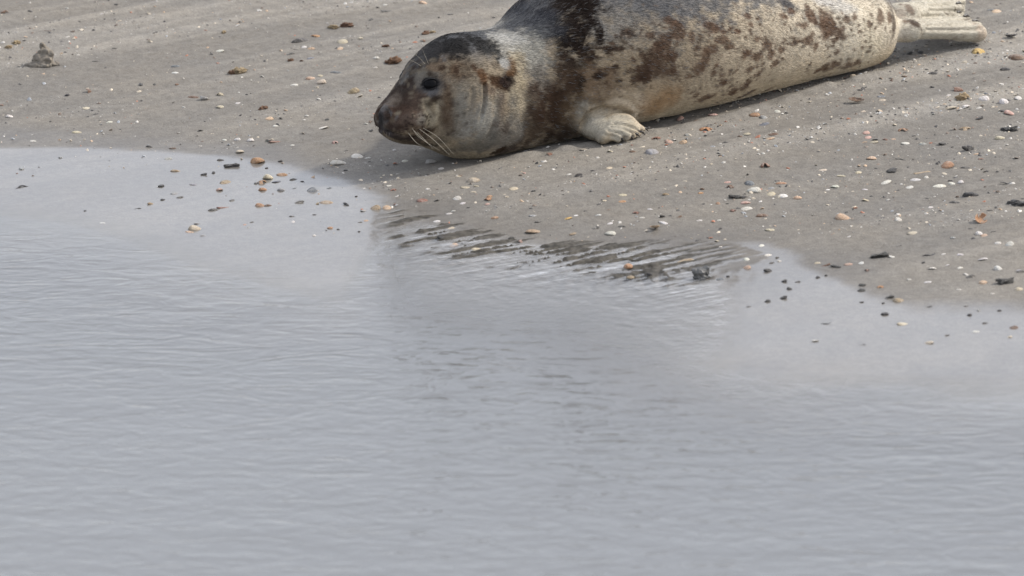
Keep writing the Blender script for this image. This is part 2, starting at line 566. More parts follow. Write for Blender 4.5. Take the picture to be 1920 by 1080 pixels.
# one continuous skin over all of it
me0 = bpy.data.meshes.new('skin')
me0.from_pydata(np.concatenate(soup.v).tolist(), [], soup.f)
tmp = bpy.data.objects.new('skin', me0); col.objects.link(tmp)
md = tmp.modifiers.new('r', 'REMESH'); md.mode = 'VOXEL'; md.voxel_size = 0.0030; md.adaptivity = 0.0
dg = bpy.context.evaluated_depsgraph_get()
ev = tmp.evaluated_get(dg).to_mesh()
nv = len(ev.vertices)
SV = np.empty(nv * 3, np.float32); ev.vertices.foreach_get('co', SV); SV = SV.reshape(-1, 3).astype(float)
SF = [tuple(p.vertices) for p in ev.polygons]
ed = np.empty(len(ev.edges) * 2, np.int32); ev.edges.foreach_get('vertices', ed); ed = ed.reshape(-1, 2)
tmp.evaluated_get(dg).to_mesh_clear()
bpy.data.objects.remove(tmp)
deg = np.bincount(ed.ravel(), minlength=nv)[:, None].astype(float)


def lap(Vv, it, f=0.5, w=None):
    for _ in range(it):
        acc = np.stack([np.bincount(ed[:, 0], Vv[ed[:, 1], i], nv) + np.bincount(ed[:, 1], Vv[ed[:, 0], i], nv) for i in range(3)], 1) / deg
        Vv = Vv + (acc - Vv) * (f if w is None else f * w[:, None])
    return Vv


q_ = SV[:, :2] - N0[:2]
SL = q_ @ AX                                   # distance along the seal
fl_c = G(1165, 245, .015)
wsm = np.clip(smooth(0.16, 0.45, SL), 0.25, 1) * (1 - 0.6 * smooth(1.16, 1.22, SL))
wsm = wsm * (1 - .75 * np.exp(-(np.linalg.norm(SV - fl_c, axis=1) / .05) ** 2)) * (1 - .75 * np.exp(-(np.linalg.norm(SV - mirror(fl_c), axis=1) / .05) ** 2))
SV = lap(SV, 14, 0.6, wsm)
tri = np.array([t for f in SF for t in ((f[0], f[1], f[2]), (f[0], f[2], f[3]))] if len(SF[0]) == 4 else SF)


def normals(Vv):
    fn = np.cross(Vv[tri[:, 1]] - Vv[tri[:, 0]], Vv[tri[:, 2]] - Vv[tri[:, 0]])
    n = np.stack([sum(np.bincount(tri[:, j], fn[:, i], nv) for j in range(3)) for i in range(3)], 1)
    return n / (np.linalg.norm(n, axis=1)[:, None] + 1e-12)


def make_bvh(Vv): return BVHTree.FromPolygons([tuple(v) for v in Vv], [tuple(t) for t in tri.tolist()])


bvh = make_bvh(SV)


def hit(px, py):
    """the spot on the seal's coat that the photograph shows there"""
    h = bvh.ray_cast(Vector(CAM), Vector(ray(px, py)))
    if h[0] is None:
        d = ray(px, py); p = CAM + d * 14.1
        h = bvh.find_nearest(Vector(p))
    return np.array(h[0]), np.array(h[1])


SN = normals(SV)


def bump(px, py, r, amp, both=True, squash=1.0):
    global SV
    c, _ = hit(px, py)
    for cc in ([c, mirror(c)] if both else [c]):
        dd = SV - cc
        d2 = (dd[:, 0] ** 2 + dd[:, 1] ** 2 + (dd[:, 2] / squash) ** 2) / r ** 2
        SV = SV + SN * (amp * np.exp(-d2 * 1.6))[:, None]


def seg_dist(P, a, b):
    ab = b - a; t = np.clip((P - a) @ ab / (ab @ ab + 1e-12), 0, 1)
    return np.linalg.norm(P - (a + t[:, None] * ab), axis=1)


def groove(pts, w, amp, both=True, lip=0.35):
    global SV
    H = np.array([hit(*p)[0] for p in pts])
    for HH in ([H, mirror(H)] if both else [H]):
        near = np.where(np.linalg.norm(SV - HH.mean(0), axis=1) < 0.25)[0]
        d = np.min([seg_dist(SV[near], HH[i], HH[i + 1]) for i in range(len(HH) - 1)], axis=0)
        prof = np.exp(-(d / w) ** 2) * amp - lip * amp * np.exp(-((d - 2.2 * w) / (1.3 * w)) ** 2)
        SV[near] = SV[near] + SN[near] * prof[:, None]


# face
eye_c, eye_n = hit(807, 159)
bump(806, 158, .024, -.0055)
bump(803, 138, .018, .0035)
bump(826, 168, .014, .002)
bump(772, 222, .024, .0070)
bump(745, 232, .016, .0040)
bump(722, 214, .014, .0030)
bump(752, 176, .020, -.0030)
bump(880, 245, .045, .006)
groove([(727, 208), (730, 217), (727, 227)], .0034, -.0085, lip=.45)
groove([(726, 247), (742, 250), (764, 254), (786, 259), (806, 252)], .0030, -.0040)
groove([(802, 196), (808, 215), (806, 235), (798, 250)], .0045, -.0038)
groove([(818, 190), (828, 210), (826, 232), (814, 250)], .0055, -.0030)
groove([(908, 160), (908, 185), (902, 212), (893, 238)], .0030, -.0060)
groove([(886, 168), (884, 195), (878, 215)], .0040, -.0018)
groove([(930, 195), (928, 225), (918, 255)], .0080, -.0030)
bump(953, 150, .0060, -.0060)
# folds round the shoulder and behind the flipper
groove([(1092, 232), (1105, 212), (1130, 203), (1160, 208), (1180, 218)], .0060, -.0070, both=True)
groove([(1110, 196), (1140, 190), (1168, 200), (1186, 214)], .0060, -.0040)
groove([(1150, 182), (1178, 188), (1194, 204), (1196, 218)], .0060, -.0040)
groove([(1060, 250), (1066, 215), (1085, 185)], .0120, -.0040)
groove([(1030, 262), (1036, 220), (1050, 180)], .0150, -.0035)
groove([(990, 280), (985, 235), (985, 190)], .0130, -.0035)
for gp in ([(1152, 232), (1178, 236), (1203, 246)], [(1148, 238), (1172, 243), (1194, 251)], [(1142, 245), (1164, 250), (1183, 256)], [(1136, 252), (1154, 256), (1169, 260)]):
    groove(gp, .0032, -.0050)
# hip
for q in ((1590, 120), (1604, 118), (1618, 112)):
    groove([q, (q[0] + 6, q[1] - 14)], .004, -.0016, both=False)
for gp in ([(1738, 55), (1790, 56), (1838, 55)], [(1738, 47), (1785, 46), (1828, 45)], [(1734, 39), (1778, 37), (1812, 37)], [(1728, 31), (1762, 29), (1798, 30)],
           [(1742, 20), (1778, 20), (1806, 22)], [(1742, 10), (1776, 8), (1806, 9)], [(1738, 2), (1772, -3), (1804, -4)]):
    groove(gp, .0030, -.0034, both=False)
bump(1838, 60, .020, .0035, both=False)
SV = SV + SN * (0.0030 * fbm(SV[:, 0] * 11, SV[:, 1] * 11, SV[:, 2] * 11, oct=2, seed=51) * smooth(.25, .45, SL))[:, None]
SV = lap(SV, 1, 0.3)
SN = normals(SV)
bvh = make_bvh(SV)

# ---- coat markings
ground_s = ground(SV[:, 0], SV[:, 1])
HT = (SV[:, 2] - ground_s)
FR = np.clip(HT / np.maximum(np.interp(SL, ST[:, 0], ST[:, 1]), .05), 0, 1.2)
n_lo = fbm(SV[:, 0] * 16, SV[:, 1] * 16, SV[:, 2] * 16, oct=3, seed=61)
n_md = fbm(SV[:, 0] * 55, SV[:, 1] * 55, SV[:, 2] * 55, oct=3, seed=62)
al_, ac_ = SL, q_ @ AN
n_hair = fbm(SL * 120, HT * 420, ac_ * 420, oct=2, seed=63)
DK, BR, RB = (.020, .014, .011), (.085, .052, .034), (.13, .060, .026)
GR, PG, CR = (.19, .18, .165), (.36, .335, .285), (.50, .42, .30)
BK, SLT, TN, WH = (.016, .016, .017), (.105, .108, .115), (.30, .245, .175), (.56, .53, .47)
COL = np.zeros((nv, 3))
dorsal = smooth(0.74, 1.02, FR + 0.14 * n_lo)
belly = smooth(0.45, 0.05, FR + 0.08 * n_lo)
rear = smooth(0.55, 1.1, SL)
base = np.array(TN)[None] * (1 - rear[:, None]) + np.array((.50, .445, .355))[None] * rear[:, None]
COL = base * (1 - belly[:, None]) + np.array((.46, .385, .275)) * belly[:, None]
COL = COL * (1 - dorsal[:, None]) + np.array(SLT) * dorsal[:, None]
flp = smooth(1.2, 1.24, SL)[:, None]
COL = COL * (1 - flp) + np.array((.40, .37, .305)) * flp


def stamp(px, py, rx, ry, colr, a=1.0, ang=0.0, soft=0.35, nz=0.5, both=True, fine=0.3):
    """a patch of coat colour centred on one spot of the skin, sizes in millimetres along and across the fur"""
    c, n = hit(px, py)
    for cc, nn in (((c, n), (mirror(c), None)) if both else ((c, n),)):
        if nn is None:
            nn = bvh.find_nearest(Vector(cc)); cc = np.array(nn[0]); nn = np.array(nn[1])
        R = max(rx, ry) * .001 * 3.4
        idx = np.where(np.abs(SV - cc).max(1) < R)[0]
        if not len(idx): continue
        right = np.array([1.0, 0, 0]) if cc is c else np.array([-1.0, 0, 0])
        t1 = right - nn * (right @ nn); t1 /= np.linalg.norm(t1)
        t2 = np.cross(nn, t1)
        if t2[2] < 0: t2 = -t2
        d = SV[idx] - cc
        u, v = d @ t1, d @ t2
        ca, sa = math.cos(math.radians(ang)), math.sin(math.radians(ang))
        u, v = u * ca + v * sa, -u * sa + v * ca
        r = np.sqrt((u / (rx * .001)) ** 2 + (v / (ry * .001)) ** 2)
        r = r + nz * n_md[idx] * 1.3 + nz * n_lo[idx] * .7 + fine * n_hair[idx]
        w = a * smooth(1 + soft, 1 - soft, r)
        facing = smooth(-0.2, 0.2, SN[idx] @ nn)
        w = (w * facing)[:, None]
        COL[idx] = COL[idx] * (1 - w) + np.array(colr) * w


# broad fields first
for s in [
    # trunk
    (1190, 30, 110, 50, (.15, .145, .14), .6, 8, .7, 1.0), (1250, 0, 150, 34, SLT, .8, 8, .6, 1.0), (1420, -6, 120, 22, SLT, .8, 5, .6, .9), (1480, 10, 40, 10, (.05, .05, .055), .8),
    (1150, 60, 45, 45, (.24, .225, .2), .7, 0, .6, .8), (1120, 45, 25, 30, (.30, .28, .25), .8, 0, .6, .9),
    (1150, 140, 70, 50, (.33, .26, .175), .8, 0, .6, .5), (1195, 205, 26, 34, (.62, .54, .42), .9, 0, .5, .3), (1165, 190, 26, 16, (.55, .46, .34), .8, -20, .5, .4),
    (1240, 190, 44, 34, (.36, .23, .12), .8, 0, .7, .4), (1225, 165, 20, 20, (.46, .36, .24), .7, 0, .6, .4),
    (1600, 60, 55, 60, (.60, .54, .43), .75, 0, .6, .5), (1630, 90, 30, 40, (.56, .5, .38), .7, 0, .6, .4), (1560, 5, 60, 16, (.45, .44, .42), .7, 0, .6, .5),
    # shoulder band
    (1075, 40, 44, 52, DK, .97, 10, .65, 1.3, True, .9), (1050, 10, 40, 26, DK, .95, 15, .4, .6), (1100, 20, 30, 30, DK, .85, 0, .65, 1.3, True, .9), (1058, 80, 34, 24, DK, .95, 0, .65, 1.3, True, .9), (1085, 90, 30, 22, DK, .85, 0, .65, 1.3, True, .9),
    (1010, 35, 34, 30, (.06, .062, .07), .85, 25, .5, .6, True, .6), (1030, 60, 28, 22, (.05, .05, .055), .85, 25, .5, .7, True, .5), (1004, 62, 24, 18, (.13, .135, .14), .7, 25, .6, .7, True, .8),
    (1062, 125, 36, 24, (.045, .028, .02), .9, 0, .5, .8), (1090, 122, 28, 14, DK, .75, 0, .5, .8), (1110, 150, 40, 30, (.20, .135, .085), .8, 0, .6, .7),
    (1078, 154, 18, 15, DK, .95, 0, .4, .6), (1050, 165, 26, 30, (.10, .065, .042), .8, 0, .6, .8),
    # neck and chest
    (965, 90, 48, 48, (.40, .385, .345), .95, 0, .5, .6, True, .5), (1000, 110, 34, 40, (.36, .345, .30), .9, 0, .5, .6, True, .5), (945, 70, 36, 18, (.46, .45, .42), .9, 15, .5, .5, True, .4),
    (972, 150, 22, 50, (.46, .385, .265), .9, 0, .5, .5, True, .4), (975, 195, 26, 30, (.44, .38, .28), .85, 0, .5, .5, True, .4), (1010, 155, 26, 34, (.21, .185, .155), .85, 0, .6, .9, True, .6),
    (1010, 240, 55, 46, (.085, .058, .040), .92, 0, .6, .6), (1035, 205, 40, 46, (.060, .036, .024), .95, 0, .5, .7), (1055, 250, 44, 30, (.055, .038, .028), .95, 0, .6, .5), (1075, 205, 26, 26, (.13, .09, .055), .7, 0, .6, .8),
    (1000, 185, 22, 26, (.10, .065, .045), .7, 0, .6, .9, True, .5),
    (915, 220, 34, 50, (.33, .315, .275), .95, 0, .5, .4, True, .3), (935, 262, 50, 30, (.22, .20, .175), .9, 0, .6, .6, True, .3), (960, 235, 26, 34, (.26, .24, .205), .8, 0, .6, .7, True, .5),
    (885, 275, 45, 26, (.20, .185, .155), .9, 0, .6, .5, True, .3), (872, 235, 34, 40, (.35, .335, .295), .95, 0, .5, .4, True, .3), (945, 285, 34, 12, (.10, .075, .06), .75, 0, .6, .7),
    (932, 284, 18, 7, (.05, .028, .016), .9), (905, 230, 14, 30, (.36, .35, .31), .7, 0, .5, .4, True, .4), (940, 205, 12, 26, (.16, .115, .085), .6, 0, .6, .8, True, .5), (950, 240, 10, 14, (.10, .07, .055), .6, 0, .6, .8),
    # head
    (800, 165, 80, 75, (.165, .125, .092), .95, 0, .5, .4), (760, 210, 50, 40, (.10, .066, .048), .95, 0, .5, .4), (865, 165, 45, 60, (.25, .215, .165), .9, 0, .6, .6),
    (835, 130, 50, 26, (.17, .125, .085), .8, 0, .6, .6), (850, 86, 62, 26, (.020, .0195, .020), .97, 8, .45, .7), (895, 82, 36, 24, (.020, .0195, .020), .96, 0, .45, .9, True, .6), (918, 95, 18, 12, (.04, .04, .04), .85, 0, .5, .8, True, .6),
    (800, 104, 34, 16, (.05, .048, .048), .9, 40, .5, .4), (775, 128, 26, 16, (.12, .115, .11), .85, 45, .5, .4), (752, 155, 14, 22, (.17, .165, .155), .8, 30, .6, .4),
    (760, 185, 34, 26, (.050, .036, .029), .8, 30, .45, .9), (790, 185, 26, 14, (.09, .062, .048), .8, 0, .5, .6), (735, 190, 14, 18, (.20, .16, .125), .7, 40, .6, .5),
    (745, 215, 22, 18, (.070, .042, .030), .8, 0, .5, .8), (740, 240, 22, 10, (.07, .05, .042), .85, 0, .5, .4), (772, 225, 22, 14, (.16, .12, .095), .7, 0, .6, .7, True, .3),
    (790, 226, 14, 12, (.30, .27, .225), .85, 0, .5, .6), (804, 222, 10, 24, (.46, .40, .29), .9, 0, .5, .3), (822, 215, 7, 30, (.46, .40, .285), .9, 6, .5, .3), (812, 200, 6, 12, (.30, .24, .16), .7),
    (810, 244, 12, 7, (.045, .028, .018), .9, 20, .5, .4), (812, 183, 18, 6, (.035, .025, .02), .85, 0, .5, .5), (835, 225, 12, 24, (.14, .10, .07), .75, 0, .6, .6), (840, 180, 12, 30, (.10, .062, .036), .75, 0, .6, .8),
    (852, 135, 14, 16, (.12, .075, .045), .7, 0, .6, .8), (828, 128, 8, 6, (.05, .028, .018), .8), (857, 132, 5, 8, (.05, .028, .018), .75), (775, 265, 34, 10, (.09, .07, .055), .8, -12, .6, .4), (830, 262, 26, 20, (.20, .175, .135), .7, 0, .6, .5),
    (868, 195, 14, 34, (.26, .245, .21), .7, 0, .6, .5), (845, 250, 10, 8, (.13, .10, .08), .5),
    (807, 159, 25, 18, (.085, .083, .083), .85, 0, .5, .25), (812, 173, 15, 7, (.13, .13, .135), .7, 0, .5, .3), (806, 139, 22, 5, (.26, .24, .20), .7, 0, .5, .5), (786, 150, 7, 12, (.24, .215, .18), .6), (807, 158, 17, 12, BK, .97, 0, .25, .05),
    (905, 142, 20, 12, (.115, .056, .025), .92, -20, .45, .8), (930, 152, 24, 12, (.060, .030, .015), .95, -8, .35, .7), (952, 150, 13, 13, (.026, .016, .014), .95, 0, .4, .4), (958, 128, 10, 16, (.14, .075, .035), .85, 0, .5, .6), (920, 172, 14, 14, (.14, .085, .055), .6, 0, .6, .8),
    (946, 120, 9, 10, (.50, .49, .46), .85, -30, .5, .5), (928, 122, 12, 8, (.15, .12, .09), .7),
    (740, 256, 34, 10, (.055, .043, .038), .9, -10, .5, .3), (790, 270, 30, 9, (.08, .065, .05), .8, -15, .5, .4),
    (716, 223, 8, 14, (.045, .042, .042), .9, 0, .45, .4), (722, 245, 18, 7, (.06, .055, .055), .8), (712, 246, 8, 6, (.10, .09, .09), .7), (720, 203, 9, 5, (.18, .17, .165), .7, 40),
]:
    stamp(*s)
for i in range(170):                              # mottled face
    x, y = random.uniform(735, 890), random.uniform(112, 262)
    if math.hypot((x - 807) / 24, (y - 158) / 17) < 1: continue
    dk = random.random() < .6
    stamp(x, y, random.uniform(2, 6), random.uniform(2, 5), (.045, .028, .02) if dk else (.30, .25, .18), random.uniform(.25, .6), 0, .6, .8)
# freckles on the whisker pad
for i in range(46):
    stamp(762 + random.random() * 48, 214 + random.random() * 34, 1.8 + random.random() * 1.2, 1.5 + random.random(), (.035, .024, .02), .8, 0, .4, .2)
# blotches along the flank, and the hip crease with its shade as colour
SPOTS = [(1177, 60, 13, 9), (1218, 65, 8, 10), (1247, 79, 10, 11), (1274, 64, 12, 10), (1254, 40, 10, 6), (1268, 43, 7, 5), (1332, 49, 12, 6), (1340, 57, 7, 5), (1357, 60, 5, 3), (1385, 60, 9, 4),
         (1354, 74, 15, 6), (1368, 89, 11, 4), (1296, 69, 6, 9), (1203, 106, 7, 7), (1227, 103, 12, 15), (1238, 92, 9, 10), (1213, 119, 9, 11), (1238, 133, 22, 15), (1263, 125, 6, 15), (1254, 106, 8, 8),
         (1202, 139, 11, 12), (1210, 150, 13, 7), (1188, 147, 11, 6), (1163, 151, 8, 4), (1120, 144, 12, 6), (1154, 124, 6, 4), (1332, 92, 13, 8), (1321, 111, 11, 18), (1310, 125, 14, 13), (1290, 144, 8, 5),
         (1343, 122, 6, 4), (1338, 136, 7, 6), (1357, 139, 11, 10), (1357, 154, 7, 6), (1304, 178, 10, 6), (1321, 183, 17, 8), (1335, 180, 9, 6), (1374, 175, 7, 6), (1396, 103, 9, 11), (1396, 164, 9, 7),
         (1160, 92, 13, 5), (1118, 108, 13, 6), (1138, 92, 11, 4), (1465, 27, 15, 7), (1473, 33, 11, 5), (1485, 20, 9, 5), (1407, 46, 7, 4), (1386, 59, 9, 4), (1402, 31, 8, 4), (1419, 73, 11, 4),
         (1442, 86, 16, 8), (1404, 100, 15, 8), (1416, 106, 15, 8), (1465, 93, 8, 6), (1447, 103, 10, 10), (1450, 120, 10, 8), (1407, 129, 12, 5), (1422, 139, 9, 6), (1356, 140, 7, 7), (1357, 155, 8, 8),
         (1399, 157, 12, 7), (1373, 172, 9, 10), (1402, 175, 16, 7), (1436, 169, 11, 6), (1522, 37, 10, 8), (1505, 46, 15, 6), (1516, 23, 11, 10), (1548, 29, 13, 13), (1550, 52, 15, 15), (1568, 63, 20, 9),
         (1579, 54, 9, 8), (1562, 74, 11, 5), (1522, 73, 12, 12), (1510, 76, 9, 5), (1528, 89, 9, 8), (1487, 82, 9, 4), (1545, 126, 17, 6), (1562, 123, 13, 8), (1533, 133, 11, 4), (1591, 120, 10, 8),
         (1568, 97, 8, 5), (1608, 117, 9, 7), (1616, 89, 5, 5), (1602, 32, 7, 8), (1588, 37, 7, 6), (1651, 32, 8, 15), (1697, 40, 15, 6), (1705, 17, 9, 10), (1717, 46, 7, 4), (1668, 36, 6, 14), (1610, 60, 5, 4), (1630, 45, 5, 6)]
for (x, y, a, b) in SPOTS:
    f = smooth(1100, 1300, x)
    c = np.array((.045, .028, .020)) * (1 - f) + np.array((.105, .066, .044)) * f
    stamp(x, y, a * 1.18, b * 1.22, tuple(c * (.8 + .3 * f)), .95 - .12 * f, 0, .35, .75)
for (x, y, a, b) in SPOTS[:]:
    for q in range(4):
        t = random.uniform(0, 6.28)
        stamp(x + math.cos(t) * (a + 7) * 1.25, y + math.sin(t) * (b + 5) * 1.2, random.uniform(2, 5.5), random.uniform(1.6, 4), (.085, .054, .036), .75, 0, .5, .7)
for i in range(150):                              # faint flecks between them
    x = random.uniform(1150, 1640); y = random.uniform(5, 235 - (x - 1150) * .21)
    stamp(x, y, random.uniform(2, 5), random.uniform(1.5, 3.5), (.15, .11, .08), .55, 0, .5, .6)
for (x, y, a, b) in [(1138, 231, 8, 3), (1165, 230, 5, 2.5), (1105, 255, 14, 8)]:
    stamp(x, y, a, b, (.13, .115, .09), .8, 0, .5, .4)
stamp(1122, 238, 36, 24, (.48, .445, .365), .9, 0, .5, .5)
stamp(1165, 240, 40, 20, (.46, .42, .34), .9, 0, .5, .5)
for (x, y, a, b) in [(1186, 251, 9, 2), (1174, 256, 8, 2), (1197, 246, 7, 2)]:
    stamp(x, y, a, b, (.12, .095, .075), .7, -15, .5, .4)  # shade in the creases between the digits, put into the coat colour
for (x, y, a, b, g) in [(1795, 18, 9, 2, -30), (1790, 22, 8, 2, -30), (1803, 8, 9, 2, -55), (1810, 32, 6, 2, 40), (1838, 50, 8, 2, 28), (1820, 42, 9, 2, 15), (1775, 26, 8, 2, -5)]:
    stamp(x, y, a, b, (.10, .08, .06), .85, g, .5, .3, False)  # shadow lines between the hind toes, painted as colour
stamp(1845, 62, 14, 14, (.46, .37, .29), .6, 0, .6, .4, False)
for i in range(60):
    stamp(random.uniform(1685, 1830), random.uniform(2, 72), random.uniform(3, 9), random.uniform(1.5, 4), random.choice([(.20, .17, .135), (.50, .47, .40)]), .5, random.uniform(-5, 25), .6, .7, False)
stamp(1690, 30, 26, 30, (.22, .185, .15), .75, 0, .6, .8, False)
stamp(1676, 45, 8, 34, (.07, .05, .04), .8, 0, .6, .7, False)  # painted shade in the crease where the hip meets the flippers
stamp(1715, 42, 22, 8, (.06, .045, .035), .85, -10, .5, .8, False)
stamp(1690, 66, 24, 10, (.40, .36, .30), .6, 0, .6, .6, False)

grey = 1 + 0.14 * n_md + 0.11 * n_hair + 0.03 * rng.standard_normal(nv)
COL = COL * (0.64 + 0.36 * smooth(.3, .85, SL))[:, None]
COL = np.clip(COL * grey[:, None], .004, .9)


def coat_material(name, hair=False):
    k = N(name)
    b = k.n('BsdfPrincipled')
    c = k.att('coat', True)
    b.inputs['Roughness'].default_value = 0.52
    b.inputs['Specular IOR Level'].default_value = 0.03
    if not hair:
        p = k.pos()
        m = k.mapping(p, (1, 1, 1), -PSI)
        f = k.noise(k.mapping(m, (110, 420, 420)), 1.0, 3, 0.6)
        k.l(k.mix(k.ramp(f, .3, .7), k.mix(1.0, c, (.74, .73, .72, 1), 'MULTIPLY'), k.mix(1.0, c, (1.18, 1.18, 1.18, 1), 'MULTIPLY')), b.inputs['Base Color'])
        k.l(k.bump(f, 0.0022, 0.7), b.inputs['Normal'])
        b.inputs['Sheen Weight'].default_value = 0.0
        b.inputs['Sheen Roughness'].default_value = 0.4
    else:
        k.l(c, b.inputs['Base Color'])
        b.inputs['Roughness'].default_value = 0.5
    k.l(b.outputs[0], k.out.inputs[0])
    return k.m


def plain(name, colr, rough=.5, spec=.5, coat=0.0):
    k = N(name); b = k.n('BsdfPrincipled')
    b.inputs['Base Color'].default_value = (*colr, 1); b.inputs['Roughness'].default_value = rough
    b.inputs['Specular IOR Level'].default_value = spec; b.inputs['Coat Weight'].default_value = coat
    k.l(b.outputs[0], k.out.inputs[0])
    return k.m


root = bpy.data.objects.new('seal', None); col.objects.link(root)
rp = seal_xy(.55, .03); root.location = (rp[0], rp[1], float(ground(*rp)))
RL = np.array(root.location)
tag(root, 'young grey seal with dark brown blotches lying on the wet sand, head towards the water', 'seal')
body = mesh_obj('body', SV - RL, SF, coat_material('seal_coat'), root, True, False)
attr(body.data, 'coat', COL)

# sand pressed aside along the body
bm_ = beach.data; nb = len(bm_.vertices)
BV = np.empty(nb * 3, np.float32); bm_.vertices.foreach_get('co', BV); BV = BV.reshape(-1, 3)
qb = BV[:, :2] - N0[:2]; lb = qb @ AX; sb = np.abs(qb @ AN - np.interp(lb, ls, off)) - 0.90 * np.interp(lb, ls, ww)
inb = smooth(.13, .2, lb) * (1 - smooth(1.16, 1.22, lb))
BV[:, 2] += inb * (0.0065 * np.exp(-((sb - .008) / .016) ** 2) * (0.6 + 0.7 * vnoise(BV[:, 0] * 30, BV[:, 1] * 30, seed=95)) - .003 * np.exp(-((sb + .04) / .03) ** 2))
bm_.vertices.foreach_set('co', BV.ravel()); bm_.update()

# eyes
m_eye = plain('eye_black', (.004, .004, .0045), .07, .07, 0.0)


def ball(name, c, r, mat, parent, squash=(1, 1, 1)):
    u = np.linspace(0, math.pi, 17); v = np.linspace(0, 2 * math.pi, 24, endpoint=False)
    R = np.array([[(math.sin(a) * math.cos(b) * r * squash[0], math.sin(a) * math.sin(b) * r * squash[1], math.cos(a) * r * squash[2]) for b in v] for a in np.linspace(.02, math.pi - .02, 17)])
    s = Soup(); s.rings(R)
    return mesh_obj(name, np.concatenate(s.v) + (c - RL), s.f, mat, parent)


ec = hit(807, 158)
e0 = ec[0] - np.array(ec[1]) * .0085
for c in (e0, mirror(e0)):
    ball('eye', c, .0152, m_eye, root, (1.05, 1.05, .90))
# lids: a soft rim of skin over the ball
m_lid = plain('eyelid_skin', (.016, .015, .015), .5, .2)
for c, n in ((e0, ec[1]), (mirror(e0), None)):
    n = np.array(n) if n is not None else None
    if n is None:
        nn = np.array(ec[1]); sd = nn[:2] @ AN; n = nn.copy(); n[:2] = nn[:2] - 2 * sd * AN
    t1 = A3 - n * (A3 @ n); t1 /= np.linalg.norm(t1); t2 = np.cross(n, t1)
    if t2[2] < 0: t2 = -t2
    for up in (1, -1):
        s = Soup()
        P = []
        for a in np.linspace(0, math.pi, 11):
            hgt = .0096 if up > 0 else .0098
            x, y = math.cos(a) * .0150, math.sin(a) * hgt * up
            zz = math.sqrt(max(.0150 ** 2 - x * x * .92 - y * y, 0)) if True else 0
            P.append(c + t1 * x + t2 * (y + .0005) + n * (zz + .0002))
        s.tube(P, np.interp(np.linspace(0, 1, 11), [0, .5, 1], [.0010, .0016, .0010]), None, n, 8)
        mesh_obj('eyelid', np.concatenate(s.v) - RL, s.f, m_lid, root)

# whiskers
m_wh = plain('whisker_horn', (.36, .32, .25), .4, .4)
m_whd = plain('whisker_dark', (.16, .13, .10), .4, .5)
WHI = [((776, 245), (797, 265), (824, 282), .0009), ((786, 242), (813, 262), (843, 291), .0010), ((792, 240), (822, 258), (850, 289), .0008),
       ((765, 249), (779, 266), (793, 275), .0009), ((782, 247), (800, 266), (812, 279), .0008), ((772, 240), (784, 256), (798, 266), .0006),
       ((724, 247), (724, 262), (725, 284), .0005), ((730, 248), (729, 258), (727, 268), .0005)]
for i, (a, b, c, r) in enumerate(WHI):
    pa, na = hit(*a)
    d0 = (pa - CAM) @ FWD
    for far in ((0, 1) if i < 6 else (0,)):
        pts = [pa - na * .002]
        for q, out in ((b, .014), (c, .020)):
            dr = ray(*q); P = CAM + dr * ((d0 - out) / (dr @ FWD)); pts.append(P)
        pts = np.array(pts)
        for j in (1, 2):                             # stay off the cheek and the sand
            g = float(ground(pts[j][0], pts[j][1])) + .004
            pts[j][2] = max(pts[j][2], g)
        if far: pts = mirror(pts)
        s = Soup(); s.tube(pts, [r * .46, r * .38, r * .12], None, UPZ, 6)
        mesh_obj('whisker', np.concatenate(s.v) - RL, s.f, m_wh if i < 6 else m_whd, root)
for a, dv in (((797, 120), (-.014, -.006, .016)), ((803, 119), (-.008, -.008, .022)), ((790, 124), (-.018, -.004, .010))):
    pa, na = hit(*a)
    s = Soup(); s.tube([pa, pa + np.array(dv) * .6 + na * .004, pa + np.array(dv) * 1.3], [.00028, .00022, .00008], None, UPZ, 6)
    mesh_obj('whisker', np.concatenate(s.v) - RL, s.f, m_wh, root)

# claws
m_claw = plain('claw_horn', (.022, .018, .016), .35, .5)
for (m, b) in toe_tips:
    for mm, bb in ((m, b), (mirror(m), mirror(b))):
        d = (bb - mm); d[2] = -abs(d[2]) * .2; d /= np.linalg.norm(d)
        s = Soup(); s.tube([bb - d * .002 + UPZ * .002, bb + d * .005 + UPZ * .0025, bb + d * .0105 - UPZ * .003], [.0024, .0020, .0007], None, UPZ, 8)
        mesh_obj('claw', np.concatenate(s.v) - RL, s.f, m_claw, root)
for (m, b) in hind_tips:
    d = (b - m) / np.linalg.norm(b - m)
    s = Soup(); s.tube([b - d * .014 + UPZ * .0135 - B3 * .003, b - d * .004 + UPZ * .0140 - B3 * .003, b + d * .007 + UPZ * .0105 - B3 * .003], [.0020, .0030, .0010], None, UPZ, 8)
    mesh_obj('claw', np.concatenate(s.v) - RL, s.f, m_claw, root)

# short lying fur
NF = 90000
ta = np.linalg.norm(np.cross(SV[tri[:, 1]] - SV[tri[:, 0]], SV[tri[:, 2]] - SV[tri[:, 0]]), axis=1)
cen = SV[tri].mean(1)
keep = (cen[:, 2] - ground(cen[:, 0], cen[:, 1]) > .004) & (np.linalg.norm(cen - e0, axis=1) > .015) & (np.linalg.norm(cen - mirror(e0), axis=1) > .015)
nose_c = hit(716, 222)[0]
keep &= np.linalg.norm(cen - nose_c, axis=1) > .017
pr = ta * keep; pr /= pr.sum()
fi = rng.choice(len(tri), NF, p=pr)
w = rng.dirichlet((1, 1, 1), NF)
root_p = (SV[tri[fi]] * w[:, :, None]).sum(1); nrm = (SN[tri[fi]] * w[:, :, None]).sum(1)
hc = (COL[tri[fi]] * w[:, :, None]).sum(1)
flow = np.tile(A3, (NF, 1)) + np.array([0, 0, -.30]) + rng.standard_normal((NF, 3)) * .22
flow -= nrm * (flow * nrm).sum(1)[:, None]; flow /= np.linalg.norm(flow, axis=1)[:, None]
